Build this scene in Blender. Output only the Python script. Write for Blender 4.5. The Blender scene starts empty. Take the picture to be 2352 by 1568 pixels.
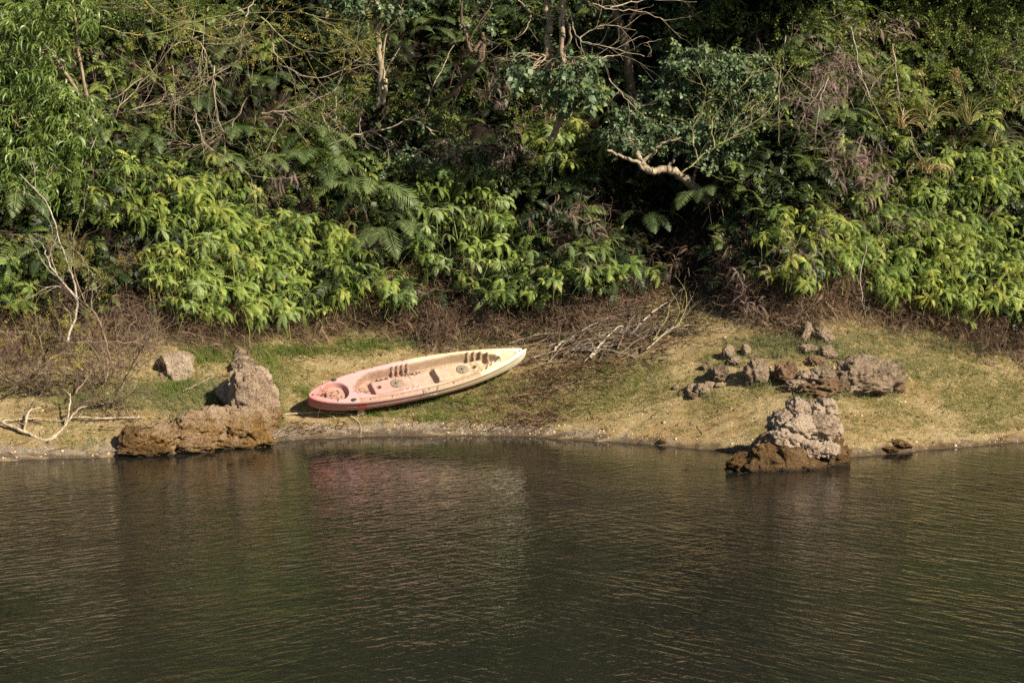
import bpy, math, random
import numpy as np
from mathutils import Vector, Matrix

# ------------------------------------------------------------------ camera, sky, sun, exposure
SC = bpy.context.scene
COL = SC.collection
CAM = np.array([0.0, -30.0, 4.75]); PITCH = math.radians(-5.85); FPX = 4050.0
cam = bpy.data.objects.new('camera', bpy.data.cameras.new('camera'))
COL.objects.link(cam); SC.camera = cam
cam.location = CAM.tolist(); cam.rotation_euler = (math.pi/2 + PITCH, 0, 0)
cam.data.sensor_width = 36.0; cam.data.lens = 36.0*FPX/2352.0
cam.data.clip_start = 0.1; cam.data.clip_end = 2000.0
SUN = np.array([0.66, -0.50, 0.56]); SUN /= np.linalg.norm(SUN)
world = bpy.data.worlds.new('World'); SC.world = world; world.use_nodes = True
wn = world.node_tree; bgn = wn.nodes['Background']
sky = wn.nodes.new('ShaderNodeTexSky'); sky.sky_type = 'NISHITA'; sky.sun_disc = False
sky.sun_elevation = math.asin(SUN[2]); sky.sun_rotation = math.atan2(SUN[0], SUN[1])
wn.links.new(sky.outputs[0], bgn.inputs[0]); bgn.inputs[1].default_value = 0.05
sl = bpy.data.lights.new('sun', 'SUN'); sl.energy = 4.9; sl.angle = math.radians(0.5); sl.color = (1.0, 0.90, 0.72)
so = bpy.data.objects.new('sun', sl); COL.objects.link(so)
so.rotation_euler = Vector(SUN.tolist()).to_track_quat('Z', 'Y').to_euler()
SC.view_settings.view_transform = 'Standard'; SC.view_settings.look = 'None'
SC.view_settings.exposure = 1.05; SC.view_settings.gamma = 1.0
SC.render.engine = 'CYCLES'
SC.cycles.use_denoising = False
SC.cycles.max_bounces = 6; SC.cycles.diffuse_bounces = 3; SC.cycles.glossy_bounces = 3
SC.cycles.transmission_bounces = 3; SC.cycles.transparent_max_bounces = 4; SC.cycles.sample_clamp_indirect = 4.0; SC.cycles.caustics_reflective = False; SC.cycles.caustics_refractive = False

RNG = np.random.default_rng(7)
random.seed(7)

# ------------------------------------------------------------------ noise
def _hash(ix, iy, iz, s):
    h = (ix.astype(np.int64)*374761393 + iy.astype(np.int64)*668265263 + iz.astype(np.int64)*1274126177 + s*974634777) & 0xFFFFFFFF
    h = ((h ^ (h >> 13))*1274126177) & 0xFFFFFFFF
    return ((h ^ (h >> 16)) & 0xFFFFFF)/float(0xFFFFFF)
def vn3(x, y, z, s=0):
    x, y, z = np.broadcast_arrays(np.asarray(x, float), np.asarray(y, float), np.asarray(z, float))
    fx, fy, fz = np.floor(x), np.floor(y), np.floor(z)
    u, v, w = x-fx, y-fy, z-fz
    u = u*u*(3-2*u); v = v*v*(3-2*v); w = w*w*(3-2*w)
    r = 0
    for a in (0, 1):
        for b in (0, 1):
            for c in (0, 1):
                r = r + _hash(fx+a, fy+b, fz+c, s)*(u if a else 1-u)*(v if b else 1-v)*(w if c else 1-w)
    return r*2-1
def fbm3(x, y, z, o=4, s=0, g=0.5):
    r = 0; a = 1.0; f = 1.0
    for i in range(o):
        r = r + a*vn3(x*f, y*f, z*f, s+i*17); a *= g; f *= 2.03
    return r
def sst(a, b, x):
    t = np.clip((np.asarray(x, float)-a)/(b-a), 0, 1); return t*t*(3-2*t)

# ------------------------------------------------------------------ picture rays (2352 px wide frame) to points in the place
FWD = np.array([0, math.cos(PITCH), math.sin(PITCH)]); UP = np.array([0, -math.sin(PITCH), math.cos(PITCH)])
def ray(px, py):
    d = FWD + (px-1176.0)/FPX*np.array([1.0, 0, 0]) + (784.0-py)/FPX*UP
    return d
def on_water(px, py):
    d = ray(px, py); k = -CAM[2]/d[2]; return CAM + k*d
def at_y(px, py, Y):
    d = ray(px, py); k = (Y-CAM[1])/d[1]; return CAM + k*d

SHP = [on_water(*p)[:2] for p in [(-900, 1075), (-400, 1068), (0, 1058), (270, 1049), (420, 1040), (600, 1016), (720, 1006), (900, 1001), (1200, 1001),
       (1300, 1008), (1500, 1021), (1650, 1034), (1800, 1045), (1930, 1049), (2050, 1042), (2150, 1031), (2352, 1014), (2800, 1000), (3400, 990)]]
SHX = np.array([p[0] for p in SHP]); SHY = np.array([p[1] for p in SHP])
def shore(x): return np.interp(x, SHX, SHY) + 0.06*vn3(np.asarray(x)*1.9, 0.5, 0.5, 4) + 0.04*vn3(np.asarray(x)*7, 0.5, 0.5, 5)
T0X = np.array([-30, -8.5, -6, -4.5, -2, 0, 1.6, 3.0, 4.2, 5.5, 7.0, 9.0, 30]); T0V = np.array([2.7, 2.7, 2.9, 2.8, 2.75, 2.7, 3.1, 4.4, 3.5, 3.5, 3.3, 2.5, 2.5])
def H(x, y):
    x = np.asarray(x, float); y = np.asarray(y, float)
    t = y - shore(x)
    t0 = np.interp(x, T0X, T0V) + 0.18*vn3(x*1.4, 0.3, 0.9, 11)
    bank = np.where(t < 0, 0.42*t, 0.43*t + 0.035*(1-np.exp(-t*9)) + 0.035*np.clip(t, 0, 3.5)**1.6)
    bank = np.where(t > t0+1.0, np.maximum(bank, 0), bank)
    sl_ = 0.5*t
    w = sst(3.0, 4.5, t); bank = bank*(1-w) + (sl_+0.15)*w
    back = 1.9*np.exp(-((x-3.1)/0.75)**2) + 0.7*np.exp(-((x+2.0)/0.7)**2)*sst(1.2, 2.6, t-t0) + 0.5*np.exp(-((x-1.7)/0.5)**2)*sst(0.5, 1.6, t-t0) \
        + 0.5*np.exp(-((x-5.0)/0.5)**2)*sst(1.2, 2.2, t-t0) + 0.9*np.exp(-((x+6.6)/0.8)**2)*sst(1.5, 2.6, t-t0)
    e = t - t0 - back*0.9
    soft = np.where(e > 6, e, np.log1p(np.exp(np.clip(e*5, -40, 40)))/5)
    lump = sst(0, 1.5, e)*(0.42*vn3(x*0.8, y*0.8, 0.2, 21) + 0.25*vn3(x*1.9, y*1.9, 0.2, 22))
    hill = 0.95*soft + lump
    z = bank + hill
    z = np.where(z > 15, 15 + (z-15)*0.45, z)
    fine = sst(-0.2, 0.3, t)*(0.035*vn3(x*1.3, y*1.6, 0.1, 31) + 0.022*vn3(x*4, y*4.6, 0.1, 32) + 0.012*vn3(x*11, y*11, 0.1, 33))
    z = z + fine
    return np.maximum(z, -2.6)
def Hn(x, y):
    e = 0.12
    n = np.array([-(H(x+e, y)-H(x-e, y))/(2*e), -(H(x, y+e)-H(x, y-e))/(2*e), 1.0]); return n/np.linalg.norm(n)
def hit(px, py):
    d = ray(px, py)
    ks = np.arange(24, 75, 0.05); P = CAM[None]+ks[:, None]*d[None]
    below = P[:, 2] < H(P[:, 0], P[:, 1])
    i = int(np.argmax(below)) if below.any() else len(ks)-1
    k0, k1 = ks[max(i-1, 0)], ks[i]
    for _ in range(8):
        km = (k0+k1)/2; p = CAM+km*d
        if p[2] < H(p[0], p[1]): k1 = km
        else: k0 = km
    return CAM+k1*d
def hits(px, py):
    px = np.asarray(px, float); py = np.asarray(py, float)
    D = FWD[None] + ((px-1176)/FPX)[:, None]*np.array([[1.0, 0, 0]]) + ((784-py)/FPX)[:, None]*UP[None]
    k = np.full(len(px), 24.0); done = np.zeros(len(px), bool)
    for _ in range(800):
        P = CAM[None]+k[:, None]*D
        b = P[:, 2] < H(P[:, 0], P[:, 1]); done |= b
        if done.all(): break
        k = np.where(done, k, k+0.06)
    return CAM[None]+k[:, None]*D

# ------------------------------------------------------------------ objects
def link(o, parent=None):
    COL.objects.link(o)
    if parent is not None: o.parent = parent
    return o
def tag(o, label=None, cat=None, group=None, kind=None):
    if label: o['label'] = label
    if cat: o['category'] = cat
    if group: o['group'] = group
    if kind: o['kind'] = kind
    return o
def empty(name, loc, label=None, cat=None, group=None):
    o = bpy.data.objects.new(name, None); o.empty_display_size = 0.2; link(o); o.location = [float(c) for c in loc]
    return tag(o, label, cat, group)
def mesh(name, V, F, mat, smooth=False, attrs=None, tris=None):
    me = bpy.data.meshes.new(name); V = np.asarray(V, np.float32); F = np.asarray(F, np.int32).reshape(-1, 4)
    me.vertices.add(len(V)); me.vertices.foreach_set('co', V.ravel())
    nl = F.size + (0 if tris is None else tris.size); nf = len(F) + (0 if tris is None else len(tris))
    me.loops.add(nl); me.polygons.add(nf)
    li = F.ravel(); ls = np.arange(len(F), dtype=np.int32)*4; lt = np.full(len(F), 4, np.int32)
    if tris is not None:
        tris = np.asarray(tris, np.int32); li = np.concatenate([li, tris.ravel()])
        ls = np.concatenate([ls, F.size+np.arange(len(tris), dtype=np.int32)*3]); lt = np.concatenate([lt, np.full(len(tris), 3, np.int32)])
    me.loops.foreach_set('vertex_index', li.astype(np.int32)); me.polygons.foreach_set('loop_start', ls); me.polygons.foreach_set('loop_total', lt)
    if smooth: me.polygons.foreach_set('use_smooth', np.ones(nf, bool))
    for k, a in (attrs or {}).items():
        at = me.attributes.new(k, 'FLOAT', 'POINT'); at.data.foreach_set('value', np.asarray(a, np.float32))
    me.update(calc_edges=True); me.validate()
    if mat: me.materials.append(mat)
    return me
def obj(name, me, parent=None, loc=(0, 0, 0)):
    o = bpy.data.objects.new(name, me); link(o, parent); o.location = [float(c) for c in loc]; return o
class MB:
    def __init__(s): s.V = []; s.F = []; s.R = []; s.n = 0
    def add(s, V, F, r=0.0):
        V = np.asarray(V, float).reshape(-1, 3); F = np.asarray(F, int).reshape(-1, 4)
        s.V.append(V); s.F.append(F+s.n); s.R.append(np.full(len(V), r)); s.n += len(V)
    def arrays(s): return np.concatenate(s.V), np.concatenate(s.F), np.concatenate(s.R)
    def build(s, name, mat, parent=None, loc=(0, 0, 0), smooth=False):
        V, F, R = s.arrays(); V = V-np.array(loc, float)
        o = obj(name, mesh(name, V, F, mat, smooth, {'rnd': R}), parent, loc if parent is None else (0, 0, 0)); return o

# ------------------------------------------------------------------ materials
def nt(name):
    m = bpy.data.materials.new(name); m.use_nodes = True; t = m.node_tree; t.nodes.clear()
    out = t.nodes.new('ShaderNodeOutputMaterial'); return m, t, out
def N(t, ty, **kw):
    n = t.nodes.new(ty)
    for k, v in kw.items():
        if k.startswith('i_'):
            key = k[2:]; key = int(key) if key.isdigit() else key
            n.inputs[key].default_value = v
        else: setattr(n, k, v)
    return n
def ramp(t, fac, stops, interp='LINEAR'):
    r = t.nodes.new('ShaderNodeValToRGB'); r.color_ramp.interpolation = interp
    e = r.color_ramp.elements
    while len(e) < len(stops): e.new(0.5)
    for k, (p, c) in enumerate(stops): e[k].position = p; e[k].color = (*c, 1) if len(c) == 3 else c
    t.links.new(fac, r.inputs[0]); return r.outputs[0]
def math_(t, op, a, b=None, clamp=False):
    n = t.nodes.new('ShaderNodeMath'); n.operation = op; n.use_clamp = clamp
    for i, v in enumerate((a, b)):
        if v is None: continue
        if isinstance(v, (int, float)): n.inputs[i].default_value = v
        else: t.links.new(v, n.inputs[i])
    return n.outputs[0]
def mixc(t, f, a, b, mode='MIX'):
    n = t.nodes.new('ShaderNodeMix'); n.data_type = 'RGBA'; n.blend_type = mode
    for s, v in ((n.inputs[0], f), (n.inputs[6], a), (n.inputs[7], b)):
        if isinstance(v, (int, float)): s.default_value = v
        elif isinstance(v, tuple): s.default_value = (*v, 1)
        else: t.links.new(v, s)
    return n.outputs[2]
def noise(t, co, scale, detail=4, rough=0.6, dist=0.0):
    n = N(t, 'ShaderNodeTexNoise', i_Scale=scale, i_Detail=detail, i_Roughness=rough, i_Distortion=dist)
    if co is not None: t.links.new(co, n.inputs['Vector'])
    return n.outputs[0]
def mapr(t, v, a, b, c=0.0, d=1.0):
    n = N(t, 'ShaderNodeMapRange'); t.links.new(v, n.inputs[0])
    for k, x in zip((1, 2, 3, 4), (a, b, c, d)): n.inputs[k].default_value = x
    return n.outputs[0]
def leafmat(name, stops, trans=0.32, rough=0.5, spec=0.3):
    def tone(c):
        l = .3*c[0]+.6*c[1]+.1*c[2]; return (min(1, (c[0]*.85+l*.15)*1.12), c[1]*.90+l*.10, c[2]*.80+l*.20*.7)
    stops = [(p_, tone(c_)) for p_, c_ in stops]
    m, t, out = nt(name)
    at = N(t, 'ShaderNodeAttribute', attribute_name='rnd'); oi = N(t, 'ShaderNodeObjectInfo')
    f = math_(t, 'FRACT', math_(t, 'ADD', at.outputs['Fac'], oi.outputs['Random']))
    g = N(t, 'ShaderNodeNewGeometry')
    nz = noise(t, g.outputs['Position'], 1.7, 2)
    f2 = math_(t, 'ADD', math_(t, 'MULTIPLY', f, 0.72), math_(t, 'MULTIPLY', mapr(t, nz, 0.3, 0.7), 0.28))
    c = ramp(t, f2, stops)
    p = N(t, 'ShaderNodeBsdfPrincipled', i_Roughness=rough); t.links.new(c, p.inputs['Base Color']); p.inputs['Specular IOR Level'].default_value = spec
    tr = N(t, 'ShaderNodeBsdfTranslucent'); t.links.new(mixc(t, 1.0, c, (1.0, 0.98, 0.55), 'MULTIPLY'), tr.inputs[0])
    mx = N(t, 'ShaderNodeMixShader'); mx.inputs[0].default_value = trans
    t.links.new(p.outputs[0], mx.inputs[1]); t.links.new(tr.outputs[0], mx.inputs[2]); t.links.new(mx.outputs[0], out.inputs[0])
    return m
def barkmat(name, a, b, scale=9.0, rough=0.85):
    m, t, out = nt(name); g = N(t, 'ShaderNodeNewGeometry'); oi = N(t, 'ShaderNodeObjectInfo')
    mp = N(t, 'ShaderNodeMapping'); mp.inputs['Scale'].default_value = (1, 1, 0.35); t.links.new(g.outputs['Position'], mp.inputs[0])
    nz = noise(t, mp.outputs[0], scale, 6, 0.7)
    v = math_(t, 'ADD', mapr(t, nz, 0.35, 0.65), mapr(t, oi.outputs['Random'], 0, 1, -0.25, 0.25), True)
    c = ramp(t, v, [(0.0, b), (1.0, a)])
    p = N(t, 'ShaderNodeBsdfPrincipled', i_Roughness=rough); t.links.new(c, p.inputs[0]); p.inputs['Specular IOR Level'].default_value = 0.2
    bp = N(t, 'ShaderNodeBump', i_Strength=0.6, i_Distance=0.02); t.links.new(nz, bp.inputs['Height']); t.links.new(bp.outputs[0], p.inputs['Normal'])
    t.links.new(p.outputs[0], out.inputs[0]); return m
def rockmat(name, pale, mid, dark, stain, stain_z=(0.0, 0.0), stain_amt=0.0, lichen=0.0):
    m, t, out = nt(name); g = N(t, 'ShaderNodeNewGeometry'); P = g.outputs['Position']
    n1 = noise(t, P, 3.2, 6, 0.7); n2 = noise(t, P, 24, 6, 0.75); n3 = noise(t, P, 90, 3, 0.7); oi = N(t, 'ShaderNodeObjectInfo')
    v = math_(t, 'ADD', math_(t, 'MULTIPLY', n1, 0.55), math_(t, 'MULTIPLY', n2, 0.45))
    v = math_(t, 'ADD', v, mapr(t, oi.outputs['Random'], 0, 1, -0.05, 0.05))
    c = ramp(t, v, [(0.36, dark), (0.445, mid), (0.52, pale), (0.72, tuple(min(1, q*1.12) for q in pale))])
    c = mixc(t, mapr(t, n3, 0.52, 0.72, 0, 0.45), c, tuple(q*0.55 for q in mid))
    c = mixc(t, mapr(t, noise(t, P, 7.0, 4), 0.66, 0.74, 0, lichen), c, (0.55, 0.53, 0.46))
    sx = N(t, 'ShaderNodeSeparateXYZ'); t.links.new(P, sx.inputs[0])
    zz = math_(t, 'ADD', sx.outputs[2], mapr(t, n1, 0.3, 0.7, -0.22, 0.22))
    s = math_(t, 'MULTIPLY', math_(t, 'MULTIPLY', mapr(t, zz, stain_z[0], stain_z[1], 1, 0), stain_amt), mapr(t, noise(t, P, 2.3, 5, .65), .40, .56, .5, 1)) if stain_amt else None
    if s is not None:
        sc = ramp(t, n2, [(0.36, tuple(q*0.3 for q in stain)), (0.52, stain), (0.7, tuple(q*1.5 for q in stain))])
        c = mixc(t, s, c, sc)
        vein = N(t, 'ShaderNodeTexVoronoi', feature='DISTANCE_TO_EDGE', i_Scale=2.1)
        ds = N(t, 'ShaderNodeVectorMath', operation='ADD'); nv = N(t, 'ShaderNodeTexNoise', i_Scale=5.0); t.links.new(P, nv.inputs['Vector'])
        sc_ = N(t, 'ShaderNodeVectorMath', operation='SCALE'); sc_.inputs['Scale'].default_value = 0.35; t.links.new(nv.outputs[1], sc_.inputs[0])
        t.links.new(P, ds.inputs[0]); t.links.new(sc_.outputs[0], ds.inputs[1]); t.links.new(ds.outputs[0], vein.inputs['Vector'])
        vm = math_(t, 'MULTIPLY', mapr(t, vein.outputs[0], 0.005, 0.016, 1, 0), mapr(t, noise(t, P, 2.7, 2), 0.54, 0.58))
        c = mixc(t, math_(t, 'MULTIPLY', vm, math_(t, 'MULTIPLY', s, 0.75)), c, (0.55, 0.42, 0.22))
    wet = mapr(t, sx.outputs[2], 0.02, 0.07, 1, 0)
    c = mixc(t, math_(t, 'MULTIPLY', wet, 0.75), c, (0.035, 0.026, 0.016))
    p = N(t, 'ShaderNodeBsdfPrincipled'); t.links.new(c, p.inputs[0]); t.links.new(mapr(t, wet, 0, 1, 0.93, 0.3), p.inputs['Roughness'])
    p.inputs['Specular IOR Level'].default_value = 0.2
    vr = N(t, 'ShaderNodeTexVoronoi', i_Scale=38.0); t.links.new(P, vr.inputs['Vector'])
    hgt = math_(t, 'ADD', math_(t, 'ADD', math_(t, 'MULTIPLY', n2, 1.2), math_(t, 'MULTIPLY', n3, 0.5)), math_(t, 'MULTIPLY', vr.outputs[0], 0.35))
    bp = N(t, 'ShaderNodeBump', i_Strength=1.0, i_Distance=0.08); t.links.new(hgt, bp.inputs['Height']); t.links.new(bp.outputs[0], p.inputs['Normal'])
    t.links.new(p.outputs[0], out.inputs[0]); return m
def plain(name, c, rough=0.6, spec=0.3, c2=None, scale=30):
    m, t, out = nt(name); p = N(t, 'ShaderNodeBsdfPrincipled', i_Roughness=rough); p.inputs['Specular IOR Level'].default_value = spec
    tc = N(t, 'ShaderNodeTexCoord'); nz = noise(t, tc.outputs['Object'], scale, 5)
    t.links.new(ramp(t, nz, [(0.35, c2 or tuple(q*0.7 for q in c)), (0.6, c)]), p.inputs[0]); t.links.new(p.outputs[0], out.inputs[0]); return m

M = {}
M['fern'] = leafmat('fern_leaf', [(0, (0.06, 0.13, 0.022)), (0.3, (0.14, 0.25, 0.03)), (0.65, (0.25, 0.36, 0.045)), (1, (0.38, 0.46, 0.075))], 0.30)
M['fern_y'] = leafmat('yellow_fern_leaf', [(0, (0.15, 0.23, 0.025)), (0.5, (0.30, 0.37, 0.035)), (1, (0.44, 0.48, 0.07))], 0.30)
M['fern_b'] = leafmat('blue_fern_leaf', [(0, (0.09, 0.18, 0.055)), (0.5, (0.19, 0.31, 0.10)), (1, (0.33, 0.44, 0.17))], 0.26)
M['under'] = leafmat('undergrowth_leaf', [(0, (0.007, 0.014, 0.004)), (0.4, (0.018, 0.036, 0.007)), (0.68, (0.045, 0.08, 0.012)), (0.9, (0.11, 0.15, 0.022)), (1, (0.085, 0.05, 0.028))], 0.2)  # greens sunk near black so the gaps between plants look shaded
M['feather'] = leafmat('feather_leaf', [(0, (0.04, 0.08, 0.022)), (0.5, (0.085, 0.15, 0.045)), (0.85, (0.15, 0.22, 0.07)), (1, (0.24, 0.27, 0.08))], 0.18, 0.5, 0.3)
M['acacia'] = leafmat('acacia_leaf', [(0, (0.05, 0.11, 0.015)), (0.5, (0.11, 0.20, 0.022)), (0.9, (0.20, 0.30, 0.04)), (1, (0.34, 0.30, 0.05))], 0.28, 0.42, 0.5)
M['teal'] = leafmat('teal_leaf', [(0, (0.035, 0.07, 0.032)), (0.5, (0.07, 0.13, 0.056)), (0.9, (0.12, 0.20, 0.08)), (1, (0.20, 0.22, 0.04))], 0.15, 0.5, 0.4)
M['small'] = leafmat('small_leaf', [(0, (0.035, 0.07, 0.01)), (0.5, (0.09, 0.15, 0.018)), (0.9, (0.20, 0.27, 0.03)), (1, (0.30, 0.28, 0.03))], 0.3)
M['yellow'] = leafmat('yellow_leaf', [(0, (0.10, 0.12, 0.015)), (0.5, (0.26, 0.25, 0.03)), (1, (0.42, 0.36, 0.05))], 0.35)
M['dead'] = leafmat('dead_fern', [(0, (0.03, 0.020, 0.014)), (0.5, (0.12, 0.085, 0.055)), (0.85, (0.25, 0.18, 0.115)), (1, (0.40, 0.30, 0.19))], 0.12, 0.8, 0.1)
M['mauve'] = leafmat('mauve_dead_fern', [(0, (0.08, 0.055, 0.05)), (0.5, (0.20, 0.145, 0.135)), (1, (0.34, 0.26, 0.24))], 0.12, 0.8, 0.1)
M['straw'] = leafmat('dry_blade', [(0, (0.16, 0.13, 0.05)), (0.5, (0.34, 0.25, 0.11)), (1, (0.48, 0.36, 0.18))], 0.25, 0.6, 0.2)
M['blade'] = leafmat('grass_blade', [(0, (0.09, 0.14, 0.03)), (0.45, (0.19, 0.22, 0.05)), (0.75, (0.30, 0.28, 0.10)), (1, (0.44, 0.34, 0.17))], 0.3, 0.6, 0.2)
M['herb'] = leafmat('herb_leaf', [(0, (0.12, 0.16, 0.06)), (0.5, (0.20, 0.24, 0.10)), (1, (0.30, 0.32, 0.17))], 0.25, 0.7, 0.2)
M['herb_g'] = leafmat('bright_herb_leaf', [(0, (0.08, 0.15, 0.02)), (0.5, (0.15, 0.23, 0.035)), (1, (0.24, 0.30, 0.05))], 0.3, 0.6, 0.2)
M['litter'] = leafmat('litter_leaf', [(0, (0.03, 0.02, 0.014)), (0.5, (0.11, 0.065, 0.038)), (1, (0.34, 0.23, 0.14))], 0.1, 0.8, 0.1)
M['pale_bark'] = barkmat('pale_bark', (0.52, 0.43, 0.32), (0.20, 0.15, 0.10))
M['grey_bark'] = barkmat('grey_bark', (0.44, 0.38, 0.31), (0.14, 0.10, 0.07), 14)
M['pink_bark'] = barkmat('pink_bark', (0.44, 0.33, 0.23), (0.15, 0.11, 0.075), 11)
M['brown_bark'] = barkmat('brown_bark', (0.16, 0.11, 0.075), (0.045, 0.032, 0.022), 12)
M['twig'] = barkmat('twig_bark', (0.25, 0.18, 0.125), (0.08, 0.055, 0.038), 16)
M['olive_twig'] = barkmat('olive_twig_bark', (0.36, 0.33, 0.15), (0.15, 0.13, 0.06), 16)
M['rock_pale'] = rockmat('pale_tuff', (0.58, 0.45, 0.33), (0.35, 0.25, 0.18), (0.10, 0.07, 0.048), (0.13, 0.075, 0.022), (0.05, 0.5), 0.0, 0.35)
M['rock_low'] = rockmat('brown_tuff', (0.30, 0.19, 0.11), (0.16, 0.095, 0.05), (0.06, 0.036, 0.02), (0.135, 0.075, 0.022), (0.45, 0.75), 0.92, 0.2)
M['rock_mix'] = rockmat('stained_tuff', (0.50, 0.37, 0.26), (0.29, 0.20, 0.135), (0.12, 0.08, 0.05), (0.27, 0.145, 0.034), (0.42, 0.72), 0.9, 0.2)
M['rock_grey'] = rockmat('grey_tuff', (0.42, 0.31, 0.215), (0.23, 0.165, 0.11), (0.07, 0.05, 0.034), (0.12, 0.08, 0.03), (0, 0.1), 0.0, 0.2)

# ------------------------------------------------------------------ leaf shapes: each prototype is (V, F) of quads
def _n(v): v = np.asarray(v, float); return v/(np.linalg.norm(v)+1e-12)
def leafq(mb, p, d, n, L, W, r=0.0, fold=0.0, at=0.42):
    d = _n(d); s = _n(np.cross(d, n)); n = np.cross(s, d)
    V = [p, p+d*L*at+s*W/2+n*fold*W, p+d*L, p+d*L*at-s*W/2+n*fold*W]
    mb.add(V, [[0, 1, 2, 3]], r)
def ribbon(mb, pts, wid, n, r=0.0):
    pts = np.asarray(pts, float); k = len(pts); T = np.gradient(pts, axis=0)
    S = np.cross(T, n); S /= (np.linalg.norm(S, axis=1, keepdims=True)+1e-9)
    w = np.asarray(wid)[:, None]/2
    V = np.concatenate([pts-S*w, pts+S*w]); F = [[i, i+1, k+i+1, k+i] for i in range(k-1)]
    mb.add(V, F, r)
def tube(mb, pts, rad, n=6, r=0.0):
    pts = np.asarray(pts, float); k = len(pts); rad = np.asarray(rad, float)
    T = np.gradient(pts, axis=0); T /= (np.linalg.norm(T, axis=1, keepdims=True)+1e-9)
    ref = np.array([0.31, 0.22, 0.93]); A = np.cross(T, ref); A /= (np.linalg.norm(A, axis=1, keepdims=True)+1e-9); B = np.cross(T, A)
    th = np.linspace(0, 2*np.pi, n, endpoint=False)
    V = (pts[:, None, :] + rad[:, None, None]*(np.cos(th)[None, :, None]*A[:, None, :] + np.sin(th)[None, :, None]*B[:, None, :])).reshape(-1, 3)
    i = np.arange(k-1)[:, None]*n; j = np.arange(n)[None, :]; j2 = (j+1) % n
    F = np.stack([i+j, i+j2, i+n+j2, i+n+j], -1).reshape(-1, 4)
    mb.add(V, F, r)
def smooth_line(P, m=6):
    P = np.asarray(P, float)
    if len(P) < 3: return np.array([P[0]+(P[-1]-P[0])*s for s in np.linspace(0, 1, m+1)])
    Q = np.concatenate([[2*P[0]-P[1]], P, [2*P[-1]-P[-2]]]); out = []
    for i in range(1, len(Q)-2):
        for s in np.linspace(0, 1, m, endpoint=False):
            a, b, c, d = Q[i-1:i+3]
            out.append(0.5*((2*b)+(-a+c)*s+(2*a-5*b+4*c-d)*s*s+(-a+3*b-3*c+d)*s**3))
    out.append(P[-1]); return np.array(out)

def frond(mb, rg, az, L, pairs, plen, pwid, e0, e1, hub=(0, 0, 0), fwd=0.5, r=0.0, stalk=0.12, roll=0.0):
    """a pinnate blade that leaves HUB at azimuth az with elevation e0 and droops to e1"""
    hub = np.asarray(hub, float); m = 9; p = hub.copy(); pts = [p.copy()]; hd = np.array([math.cos(az), math.sin(az), 0]); cur = rg.uniform(-0.35, 0.35)
    for i in range(m):
        s = (i+0.5)/m; e = e0+(e1-e0)*s**1.1; a2 = az+cur*s; h2 = np.array([math.cos(a2), math.sin(a2), 0])
        p = p+(h2*math.cos(e)+np.array([0, 0, math.sin(e)]))*L/m; pts.append(p.copy())
    pts = np.array(pts); T = np.gradient(pts, axis=0); T /= np.linalg.norm(T, axis=1, keepdims=True)
    side0 = np.array([-math.sin(az), math.cos(az), 0])
    side = side0[None]*math.cos(roll)+np.cross(T, side0)*math.sin(roll)
    Nn = np.cross(T, side); Nn = np.where(Nn[:, 2:3] < 0, -Nn, Nn)
    ribbon(mb, pts, np.linspace(0.012, 0.004, m+1)*L/0.45*0.7, Nn, r)
    for k in range(pairs):
        s = stalk+(1-stalk)*(k+0.5)/pairs; x = s*m; i = min(int(x), m-1); f = x-i
        q = pts[i]*(1-f)+pts[i+1]*f; t = T[i]*(1-f)+T[i+1]*f; sd = side[i]; nn = Nn[i]
        w = (0.35+0.65*math.sin(min(1, (s-stalk)/(0.45*(1-stalk)))*math.pi/2)) * (1-max(0, (s-0.45)/0.55)**1.7*0.93)
        for sg in (-1, 1):
            d = _n(sd*sg+t*fwd+np.array([0, 0, -0.18]) + rg.normal(0, 0.06, 3))
            leafq(mb, q, d, nn, plen*w, pwid, r, 0.0, 0.35)
def forked_fern(seed, n=6, L=0.42):
    rg = np.random.default_rng(seed); mb = MB()
    tube(mb, [[0, 0, -0.55], [0.02, 0.01, -0.25], [0, 0, 0]], [0.006, 0.005, 0.004], 4)
    for i in range(n):
        az = 2*math.pi*(i+rg.uniform(-0.45, 0.45))/n
        frond(mb, rg, az, L*rg.uniform(0.55, 1.25), 17, 0.056, 0.0135, math.radians(rg.uniform(-15, 60)), math.radians(rg.uniform(-135, -75)), fwd=0.45, r=rg.choice([0, 0, .1, .2, .45])*rg.uniform(.5, 1), stalk=0.05)
    return mb.arrays()
def lace_fern(seed, n=5, L=0.4):      # finer, for the small fill
    rg = np.random.default_rng(seed); mb = MB()
    for i in range(n):
        az = 2*math.pi*(i+rg.uniform(-0.3, 0.3))/n
        frond(mb, rg, az, L*rg.uniform(0.6, 1.2), 9, 0.085, 0.034, math.radians(rg.uniform(0, 50)), math.radians(rg.uniform(-90, -40)), fwd=0.6, r=rg.uniform(0, 0.15), stalk=0.05)
    return mb.arrays()
def feather_frond(seed, L=1.3, pairs=27, plen=0.26):
    rg = np.random.default_rng(seed); mb = MB()
    frond(mb, rg, 0.0, L, pairs, plen, 0.017, math.radians(rg.uniform(45, 65)), math.radians(rg.uniform(-60, -35)), fwd=0.75, stalk=0.16, roll=rg.uniform(-0.35, 0.35))
    return mb.arrays()
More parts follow.
